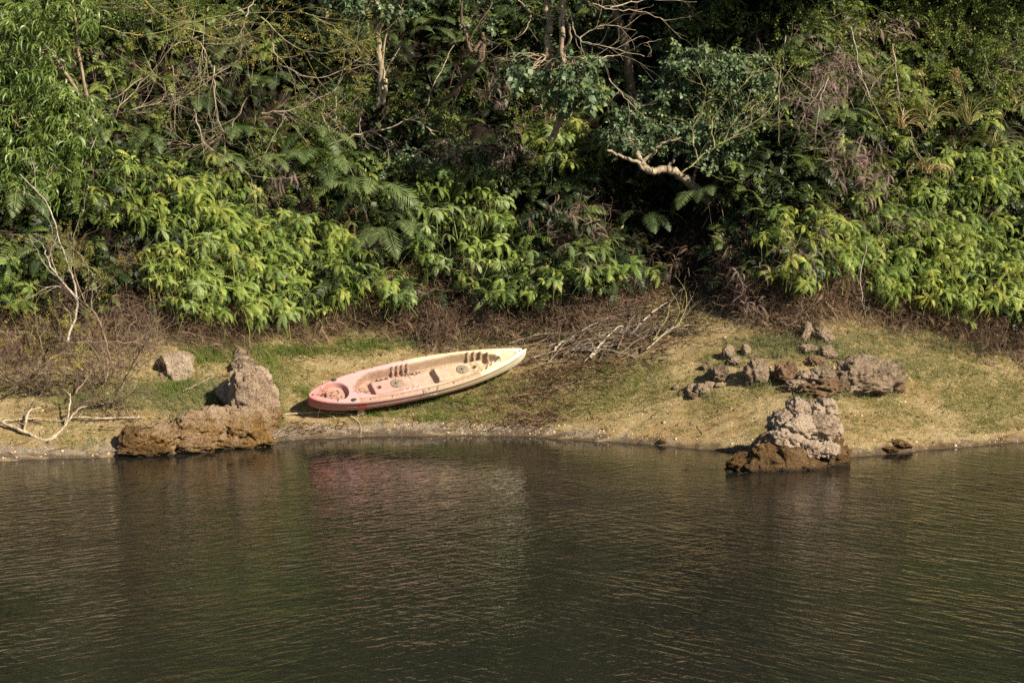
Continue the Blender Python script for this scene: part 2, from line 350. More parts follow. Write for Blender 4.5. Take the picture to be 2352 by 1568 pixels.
def leafy_twig(seed, L=0.35, nl=11, ll=0.09, lw=0.055, hang=0.5, spread=0.9):
    rg = np.random.default_rng(seed); mb = MB(); p = np.zeros(3); d = _n([1, 0, 0.25]); pts = [p.copy()]
    for i in range(5):
        d = _n(d+rg.normal(0, 0.12, 3)+np.array([0, 0, -0.06])); p = p+d*L/5; pts.append(p.copy())
    tube(mb, pts, np.linspace(0.004, 0.0015, 6), 3)
    for i in range(nl):
        s = (i+0.7)/nl*5; k = min(int(s), 4); q = pts[k]+(pts[k+1]-pts[k])*(s-k)
        a = i*2.4; dd = _n(np.array([0.45, math.cos(a)*spread, math.sin(a)*spread-hang])+rg.normal(0, 0.15, 3))
        nn = _n(np.array([0, 0, 1])+rg.normal(0, 0.4, 3)); L2 = ll*rg.uniform(0.7, 1.2)
        leafq(mb, q+dd*0.02, dd, nn, L2, lw*L2/ll, rg.uniform(0, 0.25), 0.12, 0.36)
    return mb.arrays()
def sickle_twig(seed, L=0.38, nl=10, ll=0.20):
    rg = np.random.default_rng(seed); mb = MB(); p = np.zeros(3); d = _n([1, 0, 0.1]); pts = [p.copy()]
    for i in range(5):
        d = _n(d+rg.normal(0, 0.1, 3)+np.array([0, 0, -0.12])); p = p+d*L/5; pts.append(p.copy())
    tube(mb, pts, np.linspace(0.005, 0.002, 6), 3)
    for i in range(nl):
        s = (i+0.7)/nl*5; k = min(int(s), 4); q = pts[k]+(pts[k+1]-pts[k])*(s-k); a = i*2.4
        dd = _n(np.array([0.5, math.cos(a)*1.0, math.sin(a)*0.5+0.5])); l2 = ll*rg.uniform(0.7, 1.25); pp = [q]; m = 5
        for j in range(m):
            dd = _n(dd+np.array([0, 0, -0.58])); pp.append(pp[-1]+dd*l2/m)
        nn = _n(np.cross(dd, rg.normal(0, 1, 3)))
        ribbon(mb, pp, np.array([0.003, 0.017, 0.025, 0.022, 0.013, 0.001]), nn, rg.uniform(0, 0.25))
    return mb.arrays()
def tangle(seed, n=22, R=0.22, w=0.006, hang=0.5):
    rg = np.random.default_rng(seed); mb = MB()
    for i in range(n):
        p = rg.normal(0, R*0.4, 3); d = _n(rg.normal(0, 1, 3)+np.array([0, 0, -hang])); pp = [p]; m = 5; l = rg.uniform(0.12, 0.38); bend = rg.normal(0, 0.35, 3)
        for j in range(m):
            d = _n(d+bend+np.array([0, 0, -0.12*hang])); pp.append(pp[-1]+d*l/m)
        ribbon(mb, pp, np.linspace(w, w*0.4, m+1)*rg.uniform(0.6, 1.8), _n(rg.normal(0, 1, 3)), rg.uniform(0, 1))
    return mb.arrays()
def dead_frond_plant(seed, n=5, L=0.42):
    rg = np.random.default_rng(seed); mb = MB()
    for i in range(n):
        az = rg.uniform(0, 6.28)
        frond(mb, rg, az, L*rg.uniform(0.6, 1.2), 12, 0.045, 0.010, math.radians(rg.uniform(-20, 50)), math.radians(rg.uniform(-120, -80)), fwd=1.2, r=rg.uniform(0, 0.6), stalk=0.05)
    return mb.arrays()
def grass_tuft(seed, n=7, h=0.07, w=0.006, lean=0.5):
    rg = np.random.default_rng(seed); mb = MB()
    for i in range(n):
        p = np.array([rg.normal(0, h*0.4), rg.normal(0, h*0.4), -0.01]); d = _n(np.array([rg.normal(0, lean), rg.normal(0, lean), 1])); l = h*rg.uniform(0.5, 1.3)
        q1 = p+d*l*0.55; d2 = _n(d+np.array([d[0], d[1], -0.4])); q2 = q1+d2*l*0.45
        ribbon(mb, [p, q1, q2], [w, w*0.8, w*0.1], _n([rg.normal(), rg.normal(), 0.2]), rg.uniform(0, 0.5))
    return mb.arrays()
def herb(seed, h=0.16):
    rg = np.random.default_rng(seed); mb = MB()
    for s in range(4):
        p = np.array([rg.normal(0, 0.03), rg.normal(0, 0.03), -0.01]); d = _n([rg.normal(0, 0.22), rg.normal(0, 0.22), 1]); hh = h*rg.uniform(0.5, 1.2)
        ribbon(mb, [p, p+d*hh], [0.004, 0.002], [0.3, -1, 0.1], 0.3)
        for i in range(9):
            a = i*2.4; q = p+d*hh*(0.15+0.85*i/9)
            leafq(mb, q, [math.cos(a), math.sin(a), 0.7], [0, 0, 1], 0.028, 0.012, rg.uniform(0, 0.5))
    return mb.arrays()
def pampas(seed, n=26, L=1.1, w=0.012, drop=1.0):
    rg = np.random.default_rng(seed); mb = MB()
    for i in range(n):
        az = rg.uniform(0, 6.28); e = math.radians(rg.uniform(45, 85)); p = np.array([rg.normal(0, 0.04), rg.normal(0, 0.04), 0]); pp = [p]; m = 8; l = L*rg.uniform(0.6, 1.1)
        for j in range(m):
            e -= drop*0.30*rg.uniform(0.7, 1.3)*(0.4+j/m); pp.append(pp[-1]+np.array([math.cos(az)*math.cos(e), math.sin(az)*math.cos(e), math.sin(e)])*l/m)
        ribbon(mb, pp, w*np.array([0.6, 0.9, 1, 1, 0.95, 0.8, 0.6, 0.35, 0.05]), _n(np.cross([math.cos(az), math.sin(az), 0.2], [0, 0, 1])+np.array([0, 0, 1.5])), rg.uniform(0, 1))
    return mb.arrays()

# rotations: build orientation from yaw, tilt toward a direction
def rotm(yaw, tilt=0.0, taz=0.0):
    return Matrix.Rotation(taz, 3, 'Z') @ Matrix.Rotation(tilt, 3, 'Y') @ Matrix.Rotation(-taz, 3, 'Z') @ Matrix.Rotation(yaw, 3, 'Z')
def frame_from(d, rg):
    """x axis along d, z roughly up, for twig prototypes"""
    x = _n(d); y = _n(np.cross([0.05, 0.03, 1], x)); z = np.cross(x, y); a = rg.uniform(-0.6, 0.6)
    y2 = y*math.cos(a)+z*math.sin(a); z2 = -y*math.sin(a)+z*math.cos(a)
    return np.stack([x, y2, z2], 1)
def scatter(protos, P, R, S, rnd, idx=None):
    """merge many copies of prototypes into one mesh's arrays; P n*3, R n*3*3, S n"""
    P = np.asarray(P); R = np.asarray(R); S = np.asarray(S); n = len(P)
    idx = RNG.integers(0, len(protos), n) if idx is None else idx
    Vs, Fs, Rs, off = [], [], [], 0
    for k, (V, F, r0) in enumerate(protos):
        sel = np.nonzero(idx == k)[0]
        if not len(sel): continue
        W = np.einsum('nij,vj->nvi', R[sel]*S[sel][:, None, None], V)+P[sel][:, None, :]
        Vs.append(W.reshape(-1, 3).astype(np.float32)); nv = len(V)
        Fs.append((F[None]+(np.arange(len(sel))*nv)[:, None, None]+off).reshape(-1, 4).astype(np.int32)); off += nv*len(sel)
        Rs.append((np.asarray(rnd)[sel][:, None]+r0[None]).ravel().astype(np.float32))
    return np.concatenate(Vs), np.concatenate(Fs), np.concatenate(Rs)
def rots(n, tilt=(0, 0.5), face=-math.pi/2, spread=0.9, rg=RNG):
    out = np.empty((n, 3, 3))
    for i in range(n):
        out[i] = np.array(rotm(rg.uniform(0, 6.283), rg.uniform(*tilt), face+rg.normal(0, spread)))
    return out

# ------------------------------------------------------------------ ground, water
def axis(a, b, fine, lo, hi, far):
    mid = np.arange(a, b+1e-6, fine); L = [a]; s = fine
    while L[-1] > lo: s *= 1.35; L.append(L[-1]-s)
    Rr = [b]; s = fine
    while Rr[-1] < hi: s *= 1.35; Rr.append(Rr[-1]+s)
    return np.concatenate([L[:0:-1], mid, Rr[1:]])
gx = axis(-10.5, 10.5, 0.055, -260, 260, 0); gy = axis(-3.2, 9.0, 0.05, -260, 260, 0)
GX, GY = np.meshgrid(gx, gy); GZ = H(GX, GY)
nx, ny = len(gx), len(gy)
I = (np.arange(ny-1)[:, None]*nx+np.arange(nx-1)[None]); GF = np.stack([I, I+1, I+nx+1, I+nx], -1).reshape(-1, 4)
def spots(X, Y, L):
    out = np.zeros_like(X)
    for px, py, rx, ry, a in L:
        c = hit(px, py); e = hit(px, py-ry)
        out += a*np.exp(-(((X-c[0])/(rx/FPX*32))**2+((Y-c[1])/(abs(e[1]-c[1])+0.02))**2))
    return out
MOSS = [(1410, 870, 90, 30, 1.1), (1120, 955, 150, 22, 0.9), (1370, 930, 100, 25, .5), (660, 850, 40, 50, .6), (2270, 925, 120, 22, .7), (1500, 900, 120, 25, .35),
        (800, 815, 60, 20, .6), (560, 810, 100, 30, .8), (480, 900, 90, 40, .6), (1120, 900, 110, 30, .5), (2060, 940, 60, 20, .4), (1750, 1000, 90, 15, .35), (200, 905, 160, 20, .5),
        (2200, 870, 160, 40, .3), (1850, 965, 100, 15, .35)]
T = GY-shore(GX)
moss = spots(GX, GY, MOSS)*(T > -0.3)
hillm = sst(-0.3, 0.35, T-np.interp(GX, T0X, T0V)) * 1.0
LIT = [(1300, 860, 130, 50, 1.0), (1200, 920, 150, 30, .7), (1150, 975, 140, 14, .6), (1450, 790, 140, 40, .8), (700, 990, 90, 14, .7), (1250, 960, 60, 18, .8), (1550, 700, 80, 50, .6), (250, 960, 150, 16, .4), (950, 770, 150, 15, .6)]
litm = spots(GX, GY, LIT)*(T > 0.02)
m, t, out = nt('bank_soil')
g = N(t, 'ShaderNodeNewGeometry'); P = g.outputs['Position']
am = N(t, 'ShaderNodeAttribute', attribute_name='moss').outputs['Fac']; ah = N(t, 'ShaderNodeAttribute', attribute_name='hillside').outputs['Fac']
al = N(t, 'ShaderNodeAttribute', attribute_name='litter').outputs['Fac']; ast = N(t, 'ShaderNodeAttribute', attribute_name='shore').outputs['Fac']
mp = N(t, 'ShaderNodeMapping'); mp.inputs['Scale'].default_value = (0.55, 1.6, 1.6); t.links.new(P, mp.inputs[0]); PS = mp.outputs[0]
n1 = noise(t, PS, 1.6, 6, 0.65); n2 = noise(t, P, 9, 6, 0.7); n3 = noise(t, P, 60, 5, 0.75); n4 = noise(t, PS, 0.9, 4); n5 = noise(t, P, 160, 2, .7)
c = ramp(t, n1, [(0.32, (0.30, 0.20, 0.09)), (0.44, (0.44, 0.31, 0.14)), (0.56, (0.57, 0.43, 0.23)), (0.68, (0.42, 0.25, 0.10))])
c = mixc(t, mapr(t, n4, 0.5, 0.66, 0, 0.55), c, (0.42, 0.235, 0.085))
c = mixc(t, mapr(t, math_(t, 'ADD', math_(t, 'MULTIPLY', n2, .6), math_(t, 'MULTIPLY', n3, .4)), 0.47, 0.57, 0, 0.45), c, (0.32, 0.27, 0.10))
mm = math_(t, 'MULTIPLY', math_(t, 'ADD', am, mapr(t, noise(t, PS, 2.6, 5, .6), 0.55, 0.75, 0, 0.5)), mapr(t, math_(t, 'ADD', math_(t, 'MULTIPLY', n2, .5), math_(t, 'MULTIPLY', n3, .5)), 0.42, 0.56), True)
c = mixc(t, math_(t, 'MULTIPLY', mm, 0.85), c, ramp(t, n3, [(0.3, (0.09, 0.13, 0.02)), (0.7, (0.22, 0.24, 0.045))]))
c = mixc(t, math_(t, 'MULTIPLY', al, mapr(t, n2, 0.4, 0.6, 0.2, 0.9), True), c, (0.13, 0.085, 0.05))
# grit on the strip along the water, darker where it is wet
vp = N(t, 'ShaderNodeTexVoronoi', i_Scale=34.0); t.links.new(P, vp.inputs['Vector'])
grit = mixc(t, 0.55, ramp(t, n3, [(0.3, (0.17, 0.125, 0.085)), (0.7, (0.50, 0.41, 0.30))]), mixc(t, 0.85, vp.outputs['Color'], (0.35, 0.27, 0.20)))
sxg = N(t, 'ShaderNodeSeparateXYZ'); t.links.new(P, sxg.inputs[0])
ast2 = math_(t, 'ADD', ast, mapr(t, sxg.outputs[0], 0.2, 2.4, 0, .32))
gm = mapr(t, math_(t, 'ADD', ast2, mapr(t, noise(t, P, 4, 4), 0.3, 0.7, -0.28, 0.28)), 0.22, 0.40, 1, 0)
c = mixc(t, gm, c, grit)
c = mixc(t, mapr(t, math_(t, 'ADD', ast, mapr(t, noise(t, P, 5, 4), 0.3, 0.7, -0.10, 0.10)), 0.06, 0.20, 0.85, 0), c, (0.075, 0.05, 0.03))
mp2 = N(t, 'ShaderNodeMapping'); mp2.inputs['Scale'].default_value = (0.35, 3.2, 3.2); t.links.new(P, mp2.inputs[0]); n6 = noise(t, mp2.outputs[0], 2.4, 6, .7, .4)
c = mixc(t, mapr(t, n6, 0.52, 0.62, 0, 0.6), c, (0.60, 0.45, 0.27))
c = mixc(t, mapr(t, n6, 0.36, 0.46, 0.5, 0), c, (0.30, 0.20, 0.085))
c = mixc(t, mapr(t, n3, 0.40, 0.50, 0.75, 0), c, (0.12, 0.085, 0.045))
c = mixc(t, mapr(t, n5, 0.58, 0.72, 0, 0.5), c, (0.58, 0.47, 0.33))
c = mixc(t, ah, c, ramp(t, n2, [(0.35, (0.012, 0.009, 0.006)), (0.65, (0.040, 0.029, 0.019))]))  # hillside soil darkened toward black, painting shade into gaps between leaves
p = N(t, 'ShaderNodeBsdfPrincipled', i_Roughness=0.95); p.inputs['Specular IOR Level'].default_value = 0.12; t.links.new(c, p.inputs[0])
hg = math_(t, 'ADD', math_(t, 'ADD', math_(t, 'MULTIPLY', n3, 0.55), math_(t, 'MULTIPLY', n2, 0.9)), math_(t, 'MULTIPLY', n5, 0.3))
bp = N(t, 'ShaderNodeBump', i_Strength=1.0, i_Distance=0.09); t.links.new(hg, bp.inputs['Height']); t.links.new(bp.outputs[0], p.inputs['Normal']); t.links.new(p.outputs[0], out.inputs[0])
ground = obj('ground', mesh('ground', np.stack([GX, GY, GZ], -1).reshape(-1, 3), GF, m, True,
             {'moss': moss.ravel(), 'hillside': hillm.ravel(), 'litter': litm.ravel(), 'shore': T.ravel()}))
tag(ground, 'sandy mossy bank rising steeply out of the dark water', kind='structure')

m, t, out = nt('dark_water')
g = N(t, 'ShaderNodeNewGeometry'); P = g.outputs['Position']
def wavelayer(rot, sx, sy, scale, dist, detail=2.0):
    m0 = N(t, 'ShaderNodeMapping'); m0.inputs['Rotation'].default_value = (0, 0, math.radians(rot)); t.links.new(P, m0.inputs[0])
    mp = N(t, 'ShaderNodeMapping'); mp.inputs['Scale'].default_value = (sx, sy, 1)
    t.links.new(m0.outputs[0], mp.inputs[0]); return noise(t, mp.outputs[0], scale, detail, 0.5, dist)
wa = wavelayer(-36, 0.36, 1.0, 8.5, 0.5); wb = wavelayer(40, 0.30, 1.0, 8.0, 0.5); wc = wavelayer(-25, 0.5, 1.0, 15, 0.5)
wd = wavelayer(6, 0.5, 1, 1.1, 0.5)
sx_ = N(t, 'ShaderNodeSeparateXYZ'); t.links.new(P, sx_.inputs[0])
mk = mapr(t, math_(t, 'ADD', math_(t, 'ADD', math_(t, 'MULTIPLY', sx_.outputs[0], 0.16), math_(t, 'MULTIPLY', sx_.outputs[1], -0.05)), math_(t, 'MULTIPLY', noise(t, P, 0.35, 2), 1.6)), 0.9, 2.0, 0, 1)
hA = math_(t, 'MULTIPLY', wa, mapr(t, mk, 0, 1, 1.0, 0.25)); hB = math_(t, 'MULTIPLY', wb, mapr(t, mk, 0, 1, 0.25, 1.15))
h = math_(t, 'ADD', math_(t, 'ADD', hA, hB), math_(t, 'ADD', math_(t, 'MULTIPLY', wc, 0.16), math_(t, 'MULTIPLY', wd, 0.12)))
calm = mapr(t, sx_.outputs[1], -7.0, -0.3, 1.0, 0.16)
h = math_(t, 'MULTIPLY', h, math_(t, 'MULTIPLY', calm, mapr(t, noise(t, P, 0.55, 3), 0.3, 0.7, 0.45, 1.35)))
bp = N(t, 'ShaderNodeBump', i_Strength=1.0, i_Distance=0.022); t.links.new(h, bp.inputs['Height'])
p = N(t, 'ShaderNodeBsdfPrincipled', i_Roughness=0.04, i_IOR=1.33); p.inputs['Base Color'].default_value = (0.011, 0.011, 0.009, 1)
t.links.new(bp.outputs[0], p.inputs['Normal']); t.links.new(p.outputs[0], out.inputs[0])
WV = np.array([[-260, -260, 0], [260, -260, 0], [260, 25, 0], [-260, 25, 0]], float)
tag(obj('water', mesh('water', WV, [[0, 1, 2, 3]], m)), 'dark rippled lake water', kind='structure')

# ------------------------------------------------------------------ rocks
def ico(sub):
    import bmesh
    bm = bmesh.new(); bmesh.ops.create_icosphere(bm, subdivisions=sub, radius=1.0)
    V = np.array([v.co[:] for v in bm.verts]); F = np.array([[v.index for v in f.verts] for f in bm.faces]); bm.free(); return V, F
ICO = {k: ico(k) for k in (3, 4, 5, 6)}
def rock_mesh(name, seed, size, mat, sub=5, rough=1.0, block=0.0, rot=(0, 0, 0), cracks=0.5):
    V, F = ICO[sub]; V = V.copy(); rg = np.random.default_rng(seed); o = rg.uniform(-50, 50, 3)
    if block: V = np.sign(V)*np.abs(V)**(1-block*0.55); 
    for _ in range(7):                       # flat breaks
        d = _n(rg.normal(0, 1, 3)); c = rg.uniform(0.72, 1.0); k = V@d; V = V-np.outer(np.maximum(k-c, 0)*0.85, d)
    n1 = fbm3(V[:, 0]*1.3+o[0], V[:, 1]*1.3+o[1], V[:, 2]*1.3+o[2], 3, seed)
    n2 = fbm3(V[:, 0]*4+o[0], V[:, 1]*4+o[1], V[:, 2]*4+o[2], 4, seed+5, 0.55)
    rd = 1-np.abs(fbm3(V[:, 0]*2.2+o[1], V[:, 1]*2.2+o[2], V[:, 2]*2.6+o[0], 3, seed+9))
    D = 1+rough*(0.18*n1+0.12*n2)-cracks*0.30*np.clip(rd-0.84, 0, 1)/0.16*0.7
    for q in range(2):
        d = _n(rg.normal(0, 1, 3)*np.array([.5, .5, 1])); sw = V@d*rg.uniform(2.2, 3.4)+.35*n1+7; D = D+rough*.075*(np.abs(sw-np.floor(sw)-.5)*2-.5)*(.6+n2)
    V = V*D[:, None]*np.asarray(size, float)[None]
    Rm = np.array(Matrix.Rotation(rot[2], 3, 'Z') @ Matrix.Rotation(rot[1], 3, 'Y') @ Matrix.Rotation(rot[0], 3, 'X')); V = V@Rm.T
    return mesh(name, V, np.zeros((0, 4), int), mat, True, None, tris=F)
def px_m(p): return float(np.linalg.norm(np.asarray(p)-CAM))/FPX
def rock_at(name, px, py, hw, hh, seed, mat, label=None, parent=None, cat='rock', group=None, base=None, depth=1.0, sink=0.28, sub=5, Y=None, **kw):
    """px,py: foot centre of the rock in the picture; hw, hh: half width and full height in picture pixels"""
    b = hit(px, py) if Y is None else at_y(px, py, Y); s = px_m(b); sx_, sz = hw*s, hh*s/2*(1+sink)
    c = b+np.array([0, depth*sx_*0.55, sz*(1-sink*1.2)])
    if parent is not None: c = c-np.array(parent.location)
    o = obj(name, rock_mesh(name, seed, (sx_, sx_*depth*0.9, sz), mat, sub, **kw), parent, c)
    if label: tag(o, label, cat, group)
    return o
# the stack that stands in the water
b0 = on_water(1800, 1085)
st = empty('rock_outcrop', (b0[0], b0[1], 0), 'tall pale knobbly rock stack standing in the water on a brown wet foot', 'rock')
def stk(cx, cy, hw, hh, Y, seed, mat, rot=(0, 0, 0), dep=0.9, **kw):
    """cx, cy centre; hw, hh half sizes in px; Y depth of the boulder centre"""
    c = at_y(cx, cy, Y); s = px_m(c)
    obj('boulder', rock_mesh('boulder', seed, (hw*s, (hw+hh)/2*s*dep, hh*s), mat, kw.pop('sub', 5), rot=rot, **kw), ST, c-np.array(ST.location))
ST = st; y0 = b0[1]
lo, pa = M['rock_low'], M['rock_pale']
stk(1762, 1068, 62, 44, y0+.35, 1, lo, (0.1, 0.45, 0.2), block=.7, rough=.8)
stk(1704, 1076, 40, 34, y0+.25, 2, lo, (0, .1, 0))
stk(1722, 1098, 50, 16, y0+.08, 3, lo, (0, .15, 0), rough=1.2)
stk(1680, 1096, 22, 16, y0+.1, 31, lo)
stk(1815, 1068, 38, 40, y0+.35, 4, lo, block=.8)
stk(1850, 1078, 45, 24, y0+.4, 5, lo, rough=1.1)
stk(1905, 1062, 46, 30, y0+.75, 6, lo, block=.4)
stk(1938, 1050, 18, 26, y0+.8, 61, lo, block=.4)
stk(1770, 1018, 48, 26, y0+.75, 7, M['rock_mix'], (0, -.5, 0))
stk(1895, 1030, 40, 42, y0+.9, 71, lo)
stk(1815, 1012, 44, 24, y0+.62, 8, pa, (0, .35, 0), rough=1.2)
stk(1858, 1034, 34, 27, y0+.55, 9, pa, (0, .1, 0))
stk(1900, 1036, 29, 23, y0+.62, 10, pa, (0, -.1, 0))
stk(1793, 975, 30, 36, y0+.85, 11, pa, (0, .5, 0))
stk(1834, 980, 38, 30, y0+.72, 12, pa, (0, .2, 0))
stk(1886, 980, 40, 26, y0+.85, 13, pa, (0, .1, 0), block=.4)
stk(1912, 988, 22, 34, y0+.95, 14, pa, block=.3)
stk(1880, 1005, 36, 20, y0+.85, 15, pa)
stk(1835, 942, 28, 26, y0+1.1, 16, pa, (0, .7, 0), block=.4, rough=.8)
stk(1818, 930, 16, 14, y0+1.15, 17, M['rock_grey'])
stk(1878, 950, 26, 22, y0+1.1, 18, pa)
stk(1898, 938, 22, 24, y0+1.15, 19, pa, block=.6)
stk(1860, 935, 18, 18, y0+1.2, 20, M['rock_grey'])
stk(1850, 1000, 70, 60, y0+1.2, 21, lo, rough=.6)

# left outcrop
b0 = on_water(500, 1035); ST = empty('rock_outcrop', (b0[0], b0[1], 0.0), 'big tan rock hump stained orange brown at its foot, left of the kayak', 'rock')
mx = M['rock_mix']; y0 = b0[1]
def stl(cx, cy, hw, hh, seed, mat, rot=(0, 0, 0), push=0.0, **kw):
    Yh = min(float(hit(cx, cy+hh*.7)[1]), float(hit(cx, min(cy+hh, 1046))[1])+.6); stk(cx, cy, hw, hh, Yh+.06+push, seed, mat, rot, **kw)
stl(572, 940, 64, 96, 40, mx, (0, .05, 0), .25, rough=.8, sub=6, dep=.9, block=.3)
stl(555, 985, 80, 55, 41, mx, rough=.9, sub=6, block=.35)
stl(440, 990, 78, 48, 42, mx, (0, -.40, 0), rough=1.1, sub=6, dep=.8, block=.1)
stl(350, 1016, 66, 32, 57, mx, (0, -.3, 0), rough=1.2, sub=6, dep=.7, block=.1)
stl(298, 1012, 22, 34, 43, M['rock_low'], (0, .3, 0), block=.5)
stl(335, 1036, 60, 18, 44, M['rock_low'], rough=1.1)
stl(480, 975, 60, 46, 45, mx, (0, -.35, 0), rough=.9)
stl(530, 1018, 62, 20, 46, mx, rough=1.1, block=.3)
stl(440, 1022, 70, 26, 58, mx, rough=1.1, dep=.7)
stl(606, 975, 24, 22, 47, M['rock_grey'], block=.7)
stl(602, 1008, 30, 13, 48, mx, block=.4)
stl(566, 855, 38, 30, 49, M['rock_grey'], rough=.8)
stl(555, 838, 30, 20, 50, pa)
stl(588, 880, 36, 44, 51, pa, rough=.8)
stl(533, 885, 17, 20, 52, M['rock_grey'])
stl(520, 905, 22, 28, 53, pa)
stl(600, 925, 26, 50, 59, pa, block=.4)

rock_at('stone', 550, 828, 15, 27, 60, M['rock_grey'], 'small upright stone perched on the peak of the tan rock hump', block=.8, rough=.45, cracks=.2, Y=hit(566, 850)[1]+0.1, sink=.1)
c0 = hit(403, 893); ST = empty('rock_outcrop', c0, 'squat tan rock half buried in grass behind the bare twigs', 'rock')
y0 = c0[1]
stk(405, 855, 38, 44, y0+.45, 62, pa, block=.5, rough=.9)
stk(390, 828, 26, 16, y0+.6, 63, pa, block=.4); stk(425, 826, 22, 18, y0+.75, 64, M['rock_grey'], block=.4); stk(375, 880, 18, 22, y0+.3, 65, M['rock_grey'])

# stones on the right-hand bank
gr, lw = M['rock_grey'], M['rock_low']
c0 = hit(1985, 900); ST = empty('rock_outcrop', c0, 'largest broad mauve brown boulder group with deep cracks on the sandy bank', 'rock'); y0 = c0[1]
stl(1962, 864, 48, 44, 70, gr, rough=1.0); stl(2022, 868, 50, 40, 71, gr, rough=1.0); stl(1990, 838, 42, 24, 72, gr, push=.1); stl(1985, 888, 62, 20, 73, gr, rough=1.2)
stl(1932, 880, 26, 22, 74, gr); stl(2050, 890, 28, 16, 75, lw)
c0 = hit(1865, 908); ST = empty('rock_outcrop', c0, 'low crumbling mossy brown rock shelf left of the largest boulder group', 'rock')
stl(1890, 866, 36, 22, 80, gr, rough=1.3); stl(1908, 890, 36, 20, 81, lw, rough=1.3); stl(1862, 896, 30, 17, 82, lw, rough=1.3); stl(1828, 888, 28, 17, 83, gr, rough=1.2); stl(1806, 858, 28, 28, 84, lw, rough=1.1); stl(1850, 870, 26, 20, 85, gr, rough=1.3); stl(1880, 905, 30, 12, 86, lw, rough=1.4)
for px, py, hw, hh, sd, mt, lab, kw in [
    (1741, 884, 31, 56, 90, gr, 'rounded brown boulder standing alone left of the mossy shelf', dict(block=.3)),
    (1853, 784, 9, 42, 91, pa, 'narrow upright pinkish stone leaning at the top of the bank', dict(block=.5, rot=(0, .3, 0))),
    (1888, 788, 22, 36, 92, gr, 'rough brown boulder beside the narrow upright stone', dict(rot=(0, .4, 0))),
    (1905, 790, 16, 22, 93, gr, 'small stone tucked right of the boulder by the upright stone', {}),
    (1902, 824, 21, 25, 94, gr, 'knobbly boulder half sunk in pale grass below the upright stone', {}),
    (1858, 812, 24, 20, 95, gr, 'low rounded boulder in grass left of the knobbly half sunk one', {}),
    (1875, 840, 24, 20, 96, lw, 'flat dark stone just above the mossy shelf', dict(rough=1.3)),
    (1672, 829, 15, 34, 97, gr, 'pointed brown stone near the ravine mouth', dict(rot=(0, .25, 0))),
    (1716, 816, 11, 24, 98, gr, 'small upright stone right of the pointed brown stone', dict(block=.3)),
    (1690, 838, 15, 16, 99, gr, 'low crumbly stone at the foot of the pointed brown stone', dict(rough=1.3)),
    (1652, 876, 24, 34, 100, gr, 'brown lumpy stone between the pointed stone and the small stone cluster', dict(rough=1.2)),
    (1640, 858, 11, 12, 101, gr, 'little stone behind the brown lumpy stone', {}),
    (1618, 850, 9, 14, 102, gr, 'little round stone alone at the bank middle, above the brushwood litter', {}),
    (1610, 908, 19, 24, 103, gr, 'largest grey brown stone of the small cluster at the bank middle', {}),
    (1585, 907, 11, 26, 104, gr, 'upright dark stone of the small cluster at the bank middle', dict(block=.3)),
    (1628, 894, 14, 18, 105, gr, 'rear right stone of the small cluster at the bank middle', {}),
    (1592, 915, 14, 13, 106, gr, 'flat front stone of the small cluster at the bank middle', {}),
    (1570, 905, 10, 12, 107, gr, 'leftmost dark lump of the small cluster at the bank middle', dict(rough=1.3)),
    (1650, 890, 9, 11, 108, gr, 'small round stone right of the small cluster', {}),
    (1552, 895, 8, 10, 109, gr, 'small stone left of the small cluster', {}),
    (2276, 840, 15, 10, 110, gr, 'flat dark stone far right on the open bank', {}),
    (2070, 1030, 26, 16, 111, lw, 'low brown rock crust at the waterline right of the rock stack', dict(rough=1.3)),
    (2045, 1040, 20, 12, 112, lw, 'smaller brown crust in the wet edge beside the low rock crust', dict(rough=1.3)),
    (1522, 1018, 9, 10, 113, lw, 'small brown stone at the water edge below the mossy bank', {}),
]:
    rock_at('stone' if hw < 20 else 'boulder', px, py, hw, hh, sd, mt, lab, cat='rock', group='stones on the bank', sub=5 if hw > 14 else 4, **kw)

# ------------------------------------------------------------------ kayak
KL = 4.0
def kb(u):      # half width
    u = np.asarray(u, float); s1 = np.clip((0.5-u)/0.5, 0, 1); s2 = np.clip((u-0.5)/0.5, 0, 1)
    return np.where(u < 0.5, 0.43*np.clip(1-s1**2.6, 0, 1)**0.62, 0.43*np.clip(1-s2**1.9, 0, 1)**0.80)
def kr(u): return 0.30+0.05*np.abs(2*u-1)**3+0.03*np.clip(2*u-1, 0, 1)**3
def kk(u): return 0.0+0.12*np.abs(2*u-1)**5+0.13*np.clip(2*u-1, 0, 1)**28+0.04*np.clip(1-2*u, 0, 1)**30
uu = np.concatenate([[0.0004], 0.5-0.5*np.cos(np.linspace(0.03, math.pi-0.03, 519)), [0.9996]])
vv = np.linspace(-1, 1, 141); Ug, Vg = np.meshgrid(uu, vv, indexing='ij'); B = kb(Ug); Yg = Vg*B
e = B-np.abs(Yg)
Z = kr(Ug)+0.018*sst(0, 0.03, e)-0.006*sst(0.04, 0.10, e)
ends = np.minimum((Ug-0.205)*KL, (0.875-Ug)*KL); wb_ = np.clip(B-0.085, 0.0, 0.30)
wb_ = wb_*np.sqrt(np.clip(ends/0.35, 0, 1))*1.0
d = np.where(ends > 0, np.minimum(wb_-np.abs(Yg), ends), -1); well = sst(0, 0.045, d)
Z -= 0.185*well*(1-0.35*sst(0.80, 0.875, Ug))
def plat(u0, u1, hw, h, s=0.02): return h*sst(u0-s/2, u0+s/2, Ug)*(1-sst(u1-s/2, u1+s/2, Ug))*(1-sst(hw-0.03, hw+0.035, np.abs(Yg)))*well
arc = 0.012*(1-(Yg/0.2)**2)
Z += plat(0.285, 0.445, 0.155, 0.09, .014) + plat(0.575, 0.80, 0.15, 0.085, 0.013)
